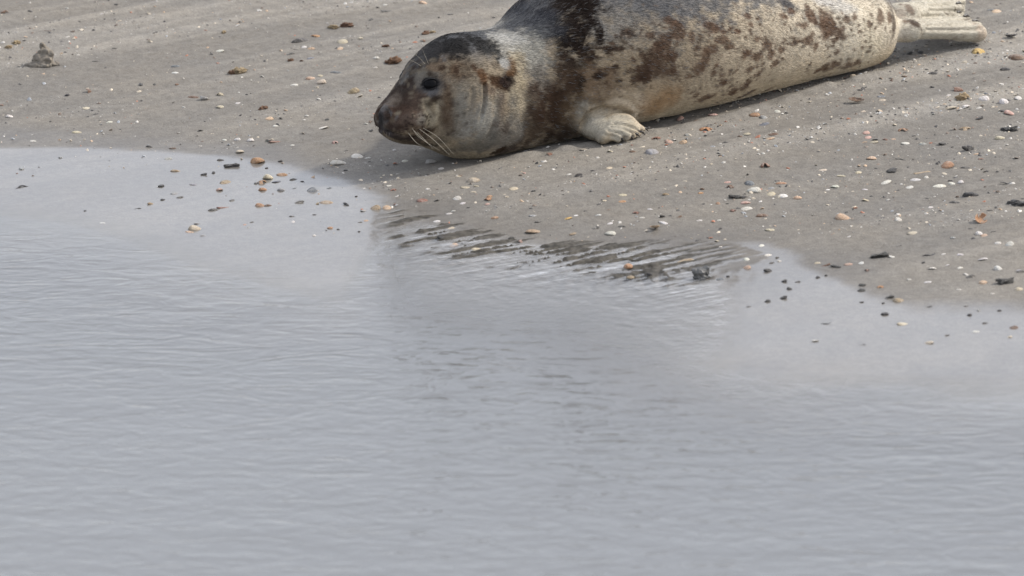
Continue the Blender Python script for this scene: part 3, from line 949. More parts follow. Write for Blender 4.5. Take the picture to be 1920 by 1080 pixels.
fl_l = root_p[:, :2] - N0[:2]; fl_l = fl_l @ AX
ln = np.interp(fl_l, [0, .08, .2, .3, 1.1, 1.25], [.0018, .003, .0055, .010, .0075, .004]) * rng.uniform(.6, 1.2, NF)
fld = np.minimum(np.linalg.norm(root_p - G(1150, 242, .02), axis=1), np.linalg.norm(root_p - mirror(G(1150, 242, .02)), axis=1))
ln = ln * (.35 + .65 * smooth(.05, .10, fld))
p1 = root_p + flow * (ln * .5)[:, None] + nrm * (ln * .10)[:, None]
p2 = root_p + flow * ln[:, None] + nrm * (ln * .07)[:, None]
cu = bpy.data.hair_curves.new('fur')
cu.add_curves([3] * NF)
cu.attributes['position'].data.foreach_set('vector', (np.stack([root_p, p1, p2], 1) - RL).astype(np.float32).ravel())
ra_ = cu.attributes.get('radius') or cu.attributes.new('radius', 'FLOAT', 'POINT')
ra_.data.foreach_set('value', np.tile(np.array([.00026, .00022, .00005], np.float32), NF))
ca_ = cu.attributes.new('coat', 'FLOAT_COLOR', 'CURVE')
jit = np.exp(rng.standard_normal(NF) * .15)[:, None]
pale = (rng.random(NF) < .12 * smooth(.2, .4, fl_l) * (hc.mean(1) < .2))[:, None]
hc2 = np.clip(np.where(pale, hc * .3 + .13, hc * jit * 1.05), .004, .9)
ca_.data.foreach_set('color', np.concatenate([hc2, np.ones((NF, 1))], 1).astype(np.float32).ravel())
fur = bpy.data.objects.new('fur', cu); col.objects.link(fur); fur.parent = root
cu.materials.append(coat_material('seal_fur', True))

# ------------------------------------------------------------------ shells, stones and weed
COLS = {'W': ('white', (.74, .73, .69)), 'C': ('cream', (.60, .53, .40)), 'P': ('peach', (.58, .41, .28)), 'O': ('orange', (.43, .235, .12)), 'B': ('brown', (.17, .095, .055)),
        'R': ('red-brown', (.26, .125, .085)), 'K': ('pink', (.58, .37, .31)), 'G': ('grey', (.34, .345, .35)), 'S': ('blue-grey', (.17, .19, .22)), 'D': ('dark', (.050, .047, .045)),
        'T': ('tan', (.36, .27, .165)), 'Y': ('yellow', (.58, .40, .14))}
KINDS = {'c': ('cockle_shell', 'cockle shell', 'shell', 'cockle shells on the beach'), 'l': ('clam_shell', 'clam shell', 'shell', 'clam shells on the beach'),
         'm': ('mussel_shell', 'mussel shell', 'shell', 'mussel shells on the beach'), 'r': ('razor_shell', 'razor shell', 'shell', 'razor shell pieces on the beach'),
         'f': ('shell_fragment', 'shell fragment', 'shell', 'broken shell bits on the beach'), 's': ('pebble', 'pebble', 'stone', 'pebbles on the beach'),
         'w': ('seaweed_scrap', 'seaweed scrap', 'seaweed', 'seaweed scraps on the beach'), 't': ('seaweed_strip', 'seaweed strip', 'seaweed', 'seaweed strips on the beach'),
         'k': ('sand_cast', 'sandy worm cast', 'sand lump', 'worm casts on the beach')}


def shell_material():
    k = N('shell')
    oi = k.n('ObjectInfo')
    tc = k.n('TexCoord').outputs['Object']
    cool = oi.outputs['Color']
    rad = k.att('band')
    rnd = k.math('MULTIPLY', oi.outputs['Random'], 40.0)
    wv = k.n('CombineXYZ'); k.l(rnd, wv.inputs[0]); k.l(rad, wv.inputs[1])
    bands = k.noise(wv.outputs[0], 9.0, 3, 0.6)
    ad = k.n('VectorMath', operation='ADD'); k.l(tc, ad.inputs[0]); k.l(wv.outputs[0], ad.inputs[1])
    blot = k.noise(ad.outputs[0], 3.0, 4, 0.6)
    c = k.mix(k.ramp(bands, .35, .65), k.mix(1.0, cool, (.66, .62, .58, 1), 'MULTIPLY'), cool)
    c = k.mix(k.math('MULTIPLY', k.ramp(blot, .45, .75), .45), c, (.55, .51, .45, 1))
    fine = k.noise(tc, 28.0, 2, .6)
    c = k.mix(k.ramp(fine, .3, .7), k.mix(1.0, c, (.82, .8, .78, 1), 'MULTIPLY'), c)
    b = k.n('BsdfPrincipled'); k.l(c, b.inputs['Base Color'])
    b.inputs['Roughness'].default_value = .5; b.inputs['Specular IOR Level'].default_value = .4
    k.l(k.bump(k.math('ADD', fine, bands), 0.012, .5), b.inputs['Normal'])
    k.l(b.outputs[0], k.out.inputs[0])
    return k.m


def dark_material(name, rough, blotmix):
    k = N(name)
    oi = k.n('ObjectInfo'); tc = k.n('TexCoord').outputs['Object']
    ad = k.n('VectorMath', operation='ADD'); k.l(tc, ad.inputs[0])
    rv = k.n('CombineXYZ'); k.l(k.math('MULTIPLY', oi.outputs['Random'], 40.0), rv.inputs[0]); k.l(rv.outputs[0], ad.inputs[1])
    n1 = k.noise(ad.outputs[0], 3.5, 5, .65); n2 = k.noise(ad.outputs[0], 18, 3, .6)
    c = k.mix(k.ramp(n1, .35, .7), k.mix(1.0, oi.outputs['Color'], (.6, .58, .55, 1), 'MULTIPLY'), k.mix(1.0, oi.outputs['Color'], (1.35, 1.35, 1.35, 1), 'MULTIPLY'))
    c = k.mix(k.math('MULTIPLY', k.ramp(n2, .58, .75), blotmix), c, (.34, .32, .29, 1))
    b = k.n('BsdfPrincipled'); k.l(c, b.inputs['Base Color']); b.inputs['Roughness'].default_value = rough
    k.l(k.bump(n2, 0.03, .6), b.inputs['Normal'])
    k.l(b.outputs[0], k.out.inputs[0])
    return k.m


M_SHELL = shell_material(); M_STONE = dark_material('pebble', .55, .35); M_WEED = dark_material('seaweed', .35, .1)
M_CAST = dark_material('sand_cast', .95, .5)


def dome(outline, h, peak, ribs, seed, rings=7, cut=None, thick=.05):
    """a valve of unit width: outline(phi) gives the margin, hollow beneath"""
    ns = 40
    ph = np.linspace(0, 2 * math.pi, ns, endpoint=False)
    R = outline(ph)
    jag = np.ones(ns)
    if cut is not None:
        jag = 1 - cut[0] * smooth(cut[1], cut[1] + .25, vnoise(ph * 1.3, ph * 0 + seed, seed=seed) + .25 * vnoise(ph * 5, ph * 0, seed=seed + 1))
    out, band = [], []
    for lay in (0, 1):
        rr = []
        for i in range(rings):
            t = (i + .35) / (rings - .65)
            sc_ = t * jag * (1 if lay == 0 else .94)
            x = peak[0] * (1 - t) + np.cos(ph) * R * sc_
            y = peak[1] * (1 - t) + np.sin(ph) * R * sc_
            z = h * np.power(np.clip(1 - (t * jag) ** 2.1, 0, 1), .75)
            ang = np.arctan2(y - umbo[1], x - umbo[0])
            if ribs: z = z + .012 * np.cos(ang * ribs) * t
            z = z - (thick if lay else 0) * (1 - .6 * t)
            z = np.maximum(z, 0.002 * lay)
            rr.append(np.stack([x, y, z], 1)); band += list(np.hypot(x - umbo[0], y - umbo[1]))
        out.append(np.array(rr))
    R2 = np.concatenate([out[0], out[1][::-1]])
    nr = R2.shape[0]
    s = Soup(); s.rings(R2)
    v = np.concatenate(s.v)
    return v, s.f, np.hypot(v[:, 0] - umbo[0], v[:, 1] - umbo[1])


umbo = np.array((-.40, 0.0))
PROTO = {}


def add_proto(key, v, f, band, mat):
    me = bpy.data.meshes.new(KINDS[key][0])
    me.from_pydata([tuple(p) for p in v], [], f)
    bm = bmesh.new(); bm.from_mesh(me); bmesh.ops.recalc_face_normals(bm, faces=bm.faces); bm.to_mesh(me); bm.free()
    me.polygons.foreach_set('use_smooth', np.ones(len(me.polygons), bool))
    attr(me, 'band', band); me.materials.append(mat); me.update()
    PROTO.setdefault(key, []).append(me)


for sd in range(4):
    umbo = np.array((-.40, 0.0))
    add_proto('c', *dome(lambda p: .46 + .03 * np.cos(2 * p) - .05 * np.cos(p + math.pi) * (np.cos(p) < -.6), .30 + .03 * sd, (-.20, .02 * sd), 26, sd), M_SHELL)
    add_proto('l', *dome(lambda p: 1 / np.sqrt((np.cos(p) / .50) ** 2 + (np.sin(p) / .36) ** 2), .17 + .02 * sd, (-.1, .08), 0, sd), M_SHELL)
    umbo = np.array((-.5, 0.0))
    add_proto('m', *dome(lambda p: 1 / np.sqrt((np.cos(p) / .52) ** 2 + (np.sin(p) / (.25 + .05 * np.cos(p))) ** 2), .20, (-.18, .03), 0, sd), M_SHELL)
    umbo = np.array((-.40, 0.0))
    add_proto('f', *dome(lambda p: .46 + .04 * np.cos(2 * p), .20 + .05 * sd, (-.12, .06), 24, sd + 9, 7, (.62, -.15 + .05 * sd)), M_SHELL)
    # razor: a curved half tube
    nl, na = 10, 9
    rr = []
    for lay in (0, 1):
        P = []
        for a in np.linspace(-.1, math.pi + .1, na) if lay == 0 else np.linspace(math.pi + .1, -.1, na):
            r = (.10 + .015 * sd) * (1 if lay == 0 else .8)
            P.append([(x + (.05 * vnoise(np.array([a * 2]), np.array([sd + (x > 0) * 3.]), seed=sd)[0] if abs(x) > .49 else 0), math.cos(a) * r + .05 * x * x, math.sin(a) * r * .7) for x in np.linspace(-.5, .5, nl)])
        rr.append(np.array(P))
    R2 = np.concatenate(rr).transpose(1, 0, 2)
    s = Soup(); s.rings(R2); v = np.concatenate(s.v); add_proto('r', v, s.f, np.abs(v[:, 1]) * 3, M_SHELL)

    def blob(seed, sx, sy, sz, rough, freq, oct=3, nu=14, nvv=20):
        u = np.linspace(.05, math.pi - .05, nu); w = np.linspace(0, 2 * math.pi, nvv, endpoint=False)
        U, W = np.meshgrid(u, w, indexing='ij')
        D = np.stack([np.sin(U) * np.cos(W), np.sin(U) * np.sin(W), np.cos(U)], -1)
        n = fbm(D[..., 0] * freq, D[..., 1] * freq, D[..., 2] * freq + seed * 3.7, oct=oct, seed=seed)
        D = D * (1 + rough * n)[..., None] * np.array([sx, sy, sz])
        s = Soup(); s.rings(D); v = np.concatenate(s.v)
        return v, s.f, v[:, 0] * 0
    add_proto('s', *blob(100 + sd, .5, .40, .30, .45, 1.6), M_STONE)
    add_proto('w', *blob(200 + sd, .5, .26, .17, .95, 1.7, 4, 18, 26), M_WEED)
    add_proto('k', *blob(300 + sd, .5, .34, .26, 1.0, 3.2, 3, 18, 26), M_CAST)
    s = Soup()
    tt = np.linspace(-.5, .5, 8)
    P = np.stack([tt, .10 * np.sin(tt * 7 + sd) + .03 * rng.standard_normal(8), .03 + .03 * np.abs(rng.standard_normal(8))], 1)
    s.tube(P, np.interp(tt, [-.5, -.3, .2, .5], [.03, .06, .045, .015]), np.interp(tt, [-.5, -.3, .2, .5], [.015, .03, .02, .008]), UPZ, 8)
    v = np.concatenate(s.v); add_proto('t', v, s.f, v[:, 0] * 0, M_WEED)

# x, y, width in the photograph, kind, colour, pose (u = hollow side up, e = on edge)
ITEMS = """
190 25 8 l W;410 94 20 l W;330 123 20 m S;329 135 14 l W;18 217 15 c W;126 178 11 s D;162 170 22 f B;179 114 13 m D;186 193 10 f B;163 201 18 l C;180 213 11 m D;205 228 14 l W;362 180 22 m B;383 185 18 c W u;413 200 16 c C;413 177 14 f C;448 192 15 l W
420 60 10 k T;450 134 26 k T;436 137 14 k B;145 246 20 l C;61 263 14 l W;218 8 7 s D;8 22 16 f B;95 55 24 t B;290 158 7 s D;332 158 9 s B;214 90 11 m D;293 60 6 s D;3 197 9 f O;421 262 10 c W;445 261 13 c W;470 262 17 c W;32 80 16 k T;16 88 12 k T
565 73 38 m D;590 66 20 f O;650 47 22 k B;730 18 28 r D;722 9 9 c W;794 4 20 c P;843 26 13 m D;570 87 13 l W;583 90 15 l P;643 77 21 c C;675 71 12 c C;637 90 18 l P;545 100 17 m D;582 145 21 c P;600 141 13 c C;602 153 21 c C;552 158 15 l W;662 170 28 c T
705 108 14 c W;704 126 8 c W;735 116 24 k B;798 62 15 k B;812 60 11 k T;792 76 12 f B;723 86 11 k B;605 238 22 l W;525 261 38 r R;503 264 10 s D;518 235 13 l W;505 221 18 c P;613 224 9 s D;566 250 12 f C;494 203 15 k B;695 227 12 f B;687 232 8 c W;630 134 22 m S;582 108 20 m S;545 113 10 k B;566 114 7 k B;625 51 16 k T
483 301 29 c O;634 303 35 c W;671 292 27 l W;690 295 12 l W;450 282 24 l C;415 299 15 m D;436 310 22 w D;425 309 10 w D;525 302 9 s D;500 315 7 s D;490 341 23 f O;503 332 24 c C;519 339 20 m S;530 326 22 c O;493 354 20 c O;527 355 17 c G;551 335 18 m D;566 340 7 s D;424 340 28 l T;411 355 16 c K;585 356 28 l S;552 352 12 m S
487 384 19 c O;503 384 16 m B;560 378 21 m D;612 378 26 l T;594 381 13 l T;649 383 13 w D;703 389 24 c T;725 388 20 c P;740 383 9 f R;682 394 15 m G;420 387 24 r R;400 392 22 m D;547 405 11 m D;590 402 9 m D;549 415 13 l W;459 420 11 l K;472 416 9 m D;619 427 11 c O;634 430 6 s D;589 441 8 c W;674 416 11 m D;686 413 10 l P;673 434 6 s D;668 368 7 s D;617 352 11 m S;330 319 20 m T;382 327 11 w D;400 324 9 w D
316 296 19 l G;302 348 14 s D;362 345 15 m G;330 361 20 l G;337 369 15 m D;305 374 9 s D;283 381 15 m T;253 390 22 t D;114 295 9 s G;45 347 38 t D;160 395 6 s D;40 316 12 s G;282 274 16 m D;324 277 14 m B;365 427 26 c C;357 433 20 l P;369 419 12 m D;380 441 11 m G;465 426 9 m G;192 417 12 l W
827 315 14 l W;760 301 15 l W;808 302 22 c G;860 329 12 l W;730 347 12 l W;802 353 12 l W;793 374 23 l R;738 355 15 f R;648 319 8 s D;649 282 9 m D;628 266 14 f K;549 271 11 l W;788 279 9 f C;740 281 9 c W
867 380 14 l W;880 388 10 m D;857 371 18 c W;917 374 22 f O;914 381 14 l K;927 407 16 c O;1064 408 18 l Y;1080 403 11 l W;1122 402 13 l W;1165 376 18 l O;1133 375 13 l C;1098 395 9 m D;1000 403 16 m G;1010 415 14 m D;1002 430 36 l T;961 445 18 m D;1074 437 18 m T;1115 427 16 m D;1145 436 22 c W;1143 418 14 l W;1168 423 18 m D
896 467 33 c C;850 459 20 c P;977 455 11 f K e;828 444 16 s D;845 426 18 l C;819 414 15 l W;843 399 14 l W;850 395 10 l W;989 501 14 l W;1009 508 14 m D;1178 497 22 c O;1186 503 12 m D;1182 518 20 l T;1218 514 13 s D;1172 472 14 l P
888 337 25 c C;873 349 20 l C;894 348 11 l C;887 359 13 l C;963 352 22 l C;985 284 17 c G;973 291 12 l W;1028 288 17 f R;1094 279 15 l C;984 323 10 l K;1068 326 10 l W;1085 328 14 w D;1113 319 11 m D;1142 314 19 l C;1145 283 13 l C;1188 283 16 m B;1222 283 27 c G;1120 295 9 c W;858 330 12 l C;1000 358 9 s D;918 368 12 f O
1230 258 20 f R;1255 265 19 c K;1280 266 20 c P;1276 221 15 c K;1308 225 16 m B;1317 224 10 l W;1335 222 11 c W;1337 213 18 l K;1325 240 28 f O;1290 252 13 c G;1272 242 10 m D;1415 214 22 c O;1433 219 20 c G;1457 208 18 l W;1432 231 24 m S;1400 249 20 l C;1387 255 11 f B;1450 250 22 m B;1443 258 20 l P;1360 266 14 m D;1350 291 8 s D;1440 282 8 c W;1431 287 8 c W;1435 310 20 f R
1406 342 24 c S;1414 355 28 c W;1468 366 21 c W;1445 362 22 l C;1495 369 19 c P;1465 341 22 l O;1446 352 15 l G;1369 350 14 f B;1362 340 17 l K;1382 368 26 w D;1398 378 22 l K;1346 381 10 f O;1375 393 18 f R;1400 389 26 l W;1365 381 12 m D;1430 402 26 m B;1313 361 13 c O;1317 354 9 s B;1250 363 18 m T;1168 364 17 l C;1194 398 15 f R;1219 391 11 l W;1243 406 11 w D e;1245 416 20 l W;1229 427 26 f P u;1203 407 11 l W;1311 412 14 l W;1273 406 14 m B;1347 412 10 l W;1350 429 8 w D;1445 429 20 l C
1834 96 26 f Y;1905 104 34 c B;1887 128 24 m D;1896 68 22 m D u;1705 100 13 s D;1725 97 14 s D;1606 190 28 m B u;1614 167 17 m D;1601 176 10 m D;1653 179 20 m S;1654 186 16 l C;1673 178 7 f K;1748 136 18 m D;1694 142 14 f B;1672 150 12 f B;1793 167 28 f R;1805 182 28 k T;1780 177 15 l W;1832 170 26 t D;1845 184 22 c W;1882 190 23 c W;1909 183 18 c W;1782 200 24 l C;1811 199 16 c W;1798 206 10 m D;1892 210 21 c K;1878 208 10 s D;1650 206 17 l C;1618 208 13 l C;1749 163 9 s D;1870 20 26 l P;1860 17 18 m S;1600 142 15 c C
1693 242 22 f O;1624 248 16 c K;1627 256 18 l K;1637 265 19 l C;1661 261 12 f R;1675 260 10 l P;1698 267 21 l W;1730 269 15 l G;1713 254 9 m D;1810 240 26 f T;1786 242 18 f B;1893 242 28 w D;1875 257 22 c C;1770 268 24 m D;1815 279 24 m D e;1837 222 14 w D
1634 295 20 c P;1645 292 8 c W;1661 290 10 f B;1690 296 32 t D;1671 319 25 s D;1776 308 32 c O;1809 313 19 m D;1728 320 30 r T;1659 340 27 l W;1718 335 23 l W;1737 332 14 l W;1704 350 19 l W;1760 347 26 l W;1784 343 15 c W;1783 338 12 m D;1801 341 13 c W;1684 356 10 m D;1566 349 17 c W;1553 355 11 l W;1622 354 12 l W;1625 374 19 l C;1578 328 19 l C;1610 322 17 l C;1543 317 18 l C;1840 297 14 f R
1820 364 29 s D;1796 369 11 f B;1790 378 22 m D;1895 338 40 t D;1905 380 32 w D;1580 406 30 c P;1840 413 29 f O u;1821 428 11 m D;1712 434 26 l C;1684 411 15 c W;1745 388 11 l W;1590 443 11 l W;1836 437 17 c W;1846 440 20 l P;1863 433 13 m D;1787 445 13 c G;1825 447 9 s D;1871 455 14 c W;1893 457 19 c W;1752 471 44 t D;1769 475 12 l W;1801 476 14 l W;1843 484 21 l W;1650 478 32 w D;1674 480 17 l W;1686 460 13 m D
1308 450 15 m D;1345 450 13 l C;1351 462 9 l W;1428 460 14 l W;1283 488 40 m T;1352 522 19 m S;1365 517 7 s D;1400 501 18 c P;1400 485 18 l W;1440 507 17 s D;1447 492 13 m D;1458 482 12 m D;1470 527 12 s D;1494 528 14 m D;1480 541 12 s D;1469 558 15 s D;1440 565 11 s D;1405 574 11 m D;1277 536 10 s D;1440 477 18 l W;1462 489 10 l W
1542 496 30 r B;1533 492 14 l C;1567 499 16 w D;1591 494 17 l K;1613 493 14 l W;1626 506 13 f R;1617 534 13 s D;1616 544 15 s D;1652 537 16 f O;1667 557 16 w D;1685 562 24 c T;1659 588 16 s D;1694 605 25 l C;1748 573 22 t D;1542 605 34 t D;1534 520 9 s D;1549 516 8 s D
1740 527 16 l W;1705 523 11 l W;1748 502 15 l W;1731 492 9 s D;1776 496 11 l W;1800 501 15 l W;1871 503 19 c W;1813 514 14 l W;1818 517 22 m D;1843 529 17 c P;1885 527 32 w D;1910 541 18 c C;1910 508 22 m D;1861 550 9 l W;1798 542 11 l W;1910 505 12 l G
1818 590 11 s D;1848 605 13 m D;1812 573 12 m D;1835 582 9 s G;1874 582 9 s D;1830 620 18 l W;1899 613 24 l B;1893 630 15 l C;1776 628 12 m D;1740 641 20 l C;1528 638 15 l W;1612 645 22 t D;1656 568 8 s D;1616 566 8 s D
"""
LAND = [("the seal's nose", 700, 228), ("the seal's chin", 850, 306), ("the seal's front flipper", 1150, 268), ("the seal's hind flippers", 1800, 80), ("the seal's belly", 1400, 190), ("the seal's hip", 1640, 128),
        ("the seal's forehead", 780, 85), ("the big orange cockle", 483, 301), ("the biggest white cockle", 634, 303), ("the black rock", 1314, 512),
        ("the lump of sand", 80, 103), ("the cream cockle in the ripples", 896, 467), ("the orange cockle beside white clams", 1776, 308), ("the domed dark pebble", 1671, 319),
        ("the cup-like brown mussel", 1606, 190), ("the long black mussel", 565, 73), ("the orange-red razor shell", 525, 261), ("the broad tan clam", 1002, 430),
        ("the dark flat pebble", 1820, 364), ("the black weed scraps", 390, 326), ("the tan-and-peach cockle pair", 714, 388), ("the black pebble in the water", 1659, 588),
        ("the lone peach cockle", 1580, 406), ("the blue-and-white cockle pair", 1410, 349), ("the cream cockle trio", 595, 147), ("the dark brown cockle", 1905, 104),
        ("the tan broken shell", 1810, 240), ("the dark seaweed clump", 1885, 527), ("the longest seaweed strip", 1752, 471), ("the brown-and-white shell pair", 370, 182)]
OWN = {(483, 301): "big bright orange cockle shell at the water's edge", (634, 303): "biggest white cockle shell on sand ahead of the seal's chin", (896, 467): "large cream cockle shell standing in rippled shallows below the seal",
       (1776, 308): "large orange cockle shell beside a row of white clams", (1671, 319): "domed dark round pebble on the dry sand", (1606, 190): "cup-like dark brown mussel shell hollow side up below the seal's hip",
       (565, 73): "long black mussel shell on the sand far behind the seal's nose", (525, 261): "long orange-red razor shell piece between white shells and water", (1002, 430): "broad tan clam shell with dark underside on the wet sand edge",
       (1820, 364): "dark flat pebble on pale sand streak", (1659, 588): "black round pebble standing in shallow water", (1580, 406): "cream and peach cockle shell alone on a pale sand streak",
       (1905, 104): "large dark brown cockle shell right of the hind flippers", (1810, 240): "tan broken shell heaped on the sand below the hind flippers", (1885, 527): "dark seaweed clump just above the waterline at the frame edge",
       (1752, 471): "longest dark seaweed strip on sand above the waterline", (1283, 488): "long tan-brown shell beside the black rock in the shallows", (1834, 96): "yellow broken shell just below the hind flipper tips",
       (1222, 283): "grey and white cockle shell below the front flipper", (649, 383): "black three-pointed seaweed scrap on the wet film"}


def placed():
    out = []
    for ln_ in ITEMS.strip().split('\n'):
        for it in ln_.split(';'):
            p = it.split()
            if len(p) >= 5: out.append((float(p[0]), float(p[1]), float(p[2]), p[3], p[4], p[5] if len(p) > 5 else ''))
    return out


def make_labels(items):
    keys = []
    for (x, y, w, kd, cl, ps) in items:
        if (x, y) in OWN:
            keys.append(None); continue
        best = min((l for l in LAND if (l[1], l[2]) != (x, y)), key=lambda l: math.hypot(x - l[1], (y - l[2]) * 2.2))
        dx, dy = x - best[1], (y - best[2]) * 2.2
        a = math.degrees(math.atan2(-dy, dx)) % 360
        dr = ['right of', 'above and right of', 'above', 'above and left of', 'left of', 'below and left of', 'below', 'below and right of'][int((a + 22.5) // 45) % 8]
        sz = 'tiny' if w < 11 else 'small' if w < 19 else 'large' if w > 26 else ''
        keys.append((sz, COLS[cl][0], KINDS[kd][1], dr, best[0], math.hypot(dx, dy)))
    labels = []
    for i, k in enumerate(keys):
        if k is None:
            labels.append(OWN[(items[i][0], items[i][1])]); continue
        same = sorted([q[5] for q in keys if q and q[:5] == k[:5]])
        o = ''
        if len(same) > 1:
            r = same.index(k[5]); o = ['nearest', 'second nearest', 'third nearest', 'fourth nearest', 'fifth nearest', 'sixth nearest', 'seventh nearest', 'eighth nearest'][r]
        labels.append(' '.join(f"{o} {k[0]} {k[1]} {k[2]} {k[3]} {k[4]}".split()))
    return labels


items = placed()
labels = make_labels(items)
for i, ((x, y, w, kd, cl, ps), lab) in enumerate(zip(items, labels)):
    p = hit_ground(x, y + w * .10)
    dist = float(np.linalg.norm(p - CAM)); wid = w / FPX * dist * 1.10
    if kd in 's': wid *= .92
    me = PROTO[kd][i % len(PROTO[kd])]
    o = bpy.data.objects.new(KINDS[kd][0], me); col.objects.link(o)
    rz = PSI + random.gauss(0, .55) + (math.pi if random.random() < .5 else 0)
    if kd in 'trm': rz = PSI * .55 + random.gauss(0, .22) + (math.pi if random.random() < .5 else 0)
    if kd in 'r': rz = .42
    tx, ty = random.gauss(0, .16), random.gauss(0, .16)
    zoff = -.06 * wid
    sx, sy, sz = wid, wid * random.uniform(.85, 1.1), wid * random.uniform(.75, 1.1)
    if kd in 'cl': sz *= .9; sx = wid * 1.02
    if 'u' in ps: tx += math.pi * .93; zoff = .24 * wid
    if 'e' in ps: tx += 1.15; zoff = .12 * wid
    if kd in 's': zoff = .03 * wid; sz *= .75
    if kd in 'wk': zoff = .05 * wid
    o.rotation_euler = Matrix.Rotation(tx, 3, 'X').to_euler() if False else (tx, ty, rz)
    o.scale = (sx, sy, sz)
    o.location = (p[0], p[1], float(ground(p[0], p[1])) + zoff)
    jit = random.uniform(.82, 1.12); c = COLS[cl][1]
    o.color = (min(c[0] * jit, .85), min(c[1] * jit * random.uniform(.96, 1.03), .85), min(c[2] * jit * random.uniform(.92, 1.05), .85), 1)
    tag(o, lab, KINDS[kd][2], KINDS[kd][3])


# ---- the black rock in the shallows and the lump of dug sand
def lumpy(name, P, mat, rad, rough, freq, seed, vox):
    s = Soup()
    for (c, r) in P:
        u = np.linspace(.05, math.pi - .05, 12); w = np.linspace(0, 2 * math.pi, 16, endpoint=False)
        U, W = np.meshgrid(u, w, indexing='ij')
        D = np.stack([np.sin(U) * np.cos(W), np.sin(U) * np.sin(W), np.cos(U)], -1) * np.array(r) + np.array(c)
        s.rings(D)
    m0 = bpy.data.meshes.new('lump'); m0.from_pydata(np.concatenate(s.v).tolist(), [], s.f)
    t = bpy.data.objects.new('lump', m0); col.objects.link(t)
    r = t.modifiers.new('r', 'REMESH'); r.mode = 'VOXEL'; r.voxel_size = vox
    dg = bpy.context.evaluated_depsgraph_get(); e = t.evaluated_get(dg).to_mesh()
    v = np.array([x.co[:] for x in e.vertices]); f = [tuple(q.vertices) for q in e.polygons]; nn = np.array([x.normal[:] for x in e.vertices])
    bpy.data.objects.remove(t)
    v = v + nn * (rough * fbm(v[:, 0] * freq, v[:, 1] * freq, v[:, 2] * freq, oct=4, seed=seed))[:, None]
    return mesh_obj(name, v, f, mat, None, True, False)


p = hit_ground(1314, 524)
rock = lumpy('rock', [((0, 0, .002), (.014, .012, .010)), ((-.004, .0, .014), (.014, .011, .007)), ((.008, .004, .015), (.008, .008, .009)), ((-.010, -.003, .016), (.008, .007, .004))], M_STONE, 1, .005, 140, 71, .0013)
rock.location = p; rock.color = (.055, .058, .060, 1)
tag(rock, 'jagged black rock with pale top standing in the shallows', 'rock')
p = hit_ground(80, 122)
lump = lumpy('sand_lump', [((0.002, .004, .010), (.020, .016, .013)), ((.004, .006, .022), (.012, .010, .014)), ((.0, .006, .036), (.006, .006, .009)), ((.012, .004, .018), (.010, .008, .010)), ((-.016, -.008, .002), (.012, .009, .006)),
                           ((.004, -.012, .002), (.014, .007, .005)), ((-.026, -.004, .001), (.010, .006, .004)), ((.022, 0, .002), (.010, .008, .004))], M_CAST, 1, .007, 110, 72, .0016)
lump.location = p; lump.color = (.165, .145, .118, 1)
tag(lump, 'upright lump of dug sand with crumbs around its foot', 'sand lump')


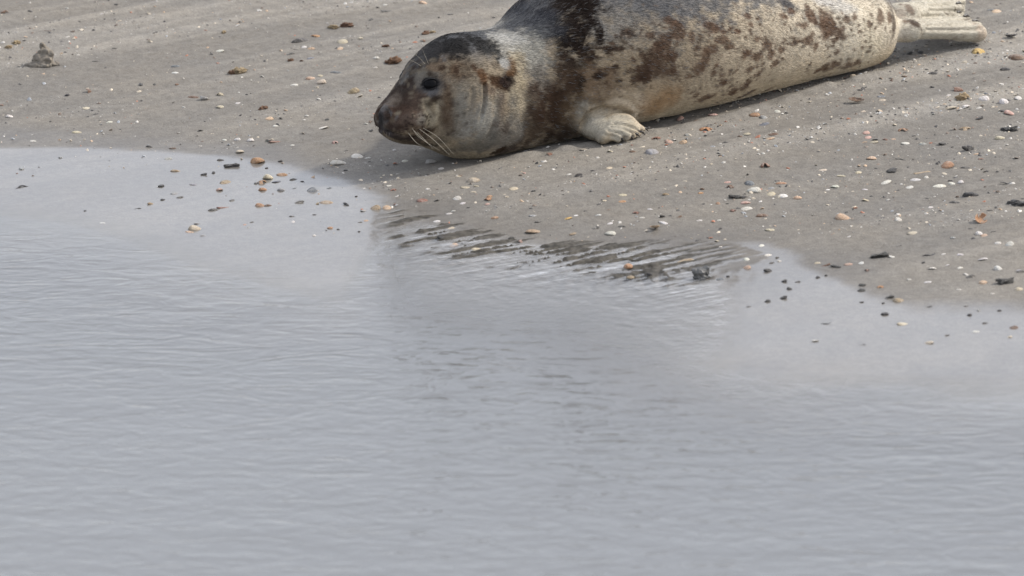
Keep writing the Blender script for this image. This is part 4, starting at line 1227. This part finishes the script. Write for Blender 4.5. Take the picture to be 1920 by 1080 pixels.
# ---- countless tiny crumbs of shell and sand
def crumbs(name, n, smin, smax, cols, mat, dens):
    pts = []
    while len(pts) < n:
        x = rng.uniform(-1.15, 1.15, 6000); y = rng.uniform(-.6, 2.0, 6000)
        d = shore_d(x, y)
        k = rng.random(6000) < dens(x, y, d)
        pts += list(zip(x[k], y[k]))
    pts = np.array(pts[:n]); z = ground(pts[:, 0], pts[:, 1])
    th_ = np.linspace(0, 2 * math.pi, 6, endpoint=False)
    hexa = np.concatenate([np.stack([np.cos(th_), np.sin(th_), th_ * 0], 1), np.stack([np.cos(th_) * .6, np.sin(th_) * .6, th_ * 0 + .45], 1), [[0, 0, .6]]])
    fc = [(i, (i + 1) % 6, 6 + (i + 1) % 6, 6 + i) for i in range(6)] + [(6 + i, 6 + (i + 1) % 6, 12) for i in range(6)]
    size = smin * (smax / smin) ** (rng.random(n) ** 2.4)
    an = rng.uniform(0, 6.28, n)
    vv = hexa[None] * size[:, None, None] * np.stack([rng.uniform(.7, 1.4, n), rng.uniform(.5, 1.0, n), rng.uniform(.4, 1.1, n)], 1)[:, None]
    vv = vv * (1 + .35 * rng.standard_normal((n, 13, 1)) * .6)
    tl = rng.normal(0, .3, (n, 2))
    vv[..., 2] += vv[..., 0] * tl[:, :1] + vv[..., 1] * tl[:, 1:]
    ca, sa = np.cos(an)[:, None], np.sin(an)[:, None]
    X = vv[..., 0] * ca - vv[..., 1] * sa; Y = vv[..., 0] * sa + vv[..., 1] * ca
    vv[..., 0], vv[..., 1] = X + pts[:, :1], Y + pts[:, 1:]
    vv[..., 2] += (z - .0002)[:, None]
    faces = [tuple(j + 13 * i for j in f) for i in range(n) for f in fc]
    o = mesh_obj(name, vv.reshape(-1, 3), faces, mat, None, False)
    ci = rng.choice(len(cols), n, p=np.array([c[1] for c in cols]) / sum(c[1] for c in cols))
    cc = np.array([c[0] for c in cols])[ci] * rng.uniform(.75, 1.15, (n, 1))
    attr(o.data, 'tint', np.repeat(cc, 13, 0))
    tag(o, kind='stuff')
    return o


k = N('crumb'); b = k.n('BsdfPrincipled'); k.l(k.att('tint', True), b.inputs['Base Color']); b.inputs['Roughness'].default_value = .6
k.l(b.outputs[0], k.out.inputs[0])
crumbs('shell_crumbs', 11500, .0010, .0054,
       [((.52, .49, .44), 20), ((.50, .43, .33), 18), ((.42, .30, .2), 8), ((.34, .14, .08), 5), ((.06, .055, .05), 26), ((.16, .12, .09), 12), ((.3, .31, .32), 6)], k.m,
       lambda x, y, d: np.where(d > -.25, (.25 + .75 * smooth(-.1, .7, x)) * (.25 + .75 * smooth(-.2, .5, streak(x, y))) * np.where(d < 0, .22, 1), 0))
crumbs('sand_crumbs', 9000, .0009, .0030, [((.26, .245, .22), 5), ((.33, .31, .28), 4), ((.15, .135, .115), 3)], k.m,
       lambda x, y, d: np.where(d > .05, smooth(.15, .75, streak(x * 1.0, y * 1.0) + .6 * vnoise(x * 5, y * 5, seed=91)), 0))
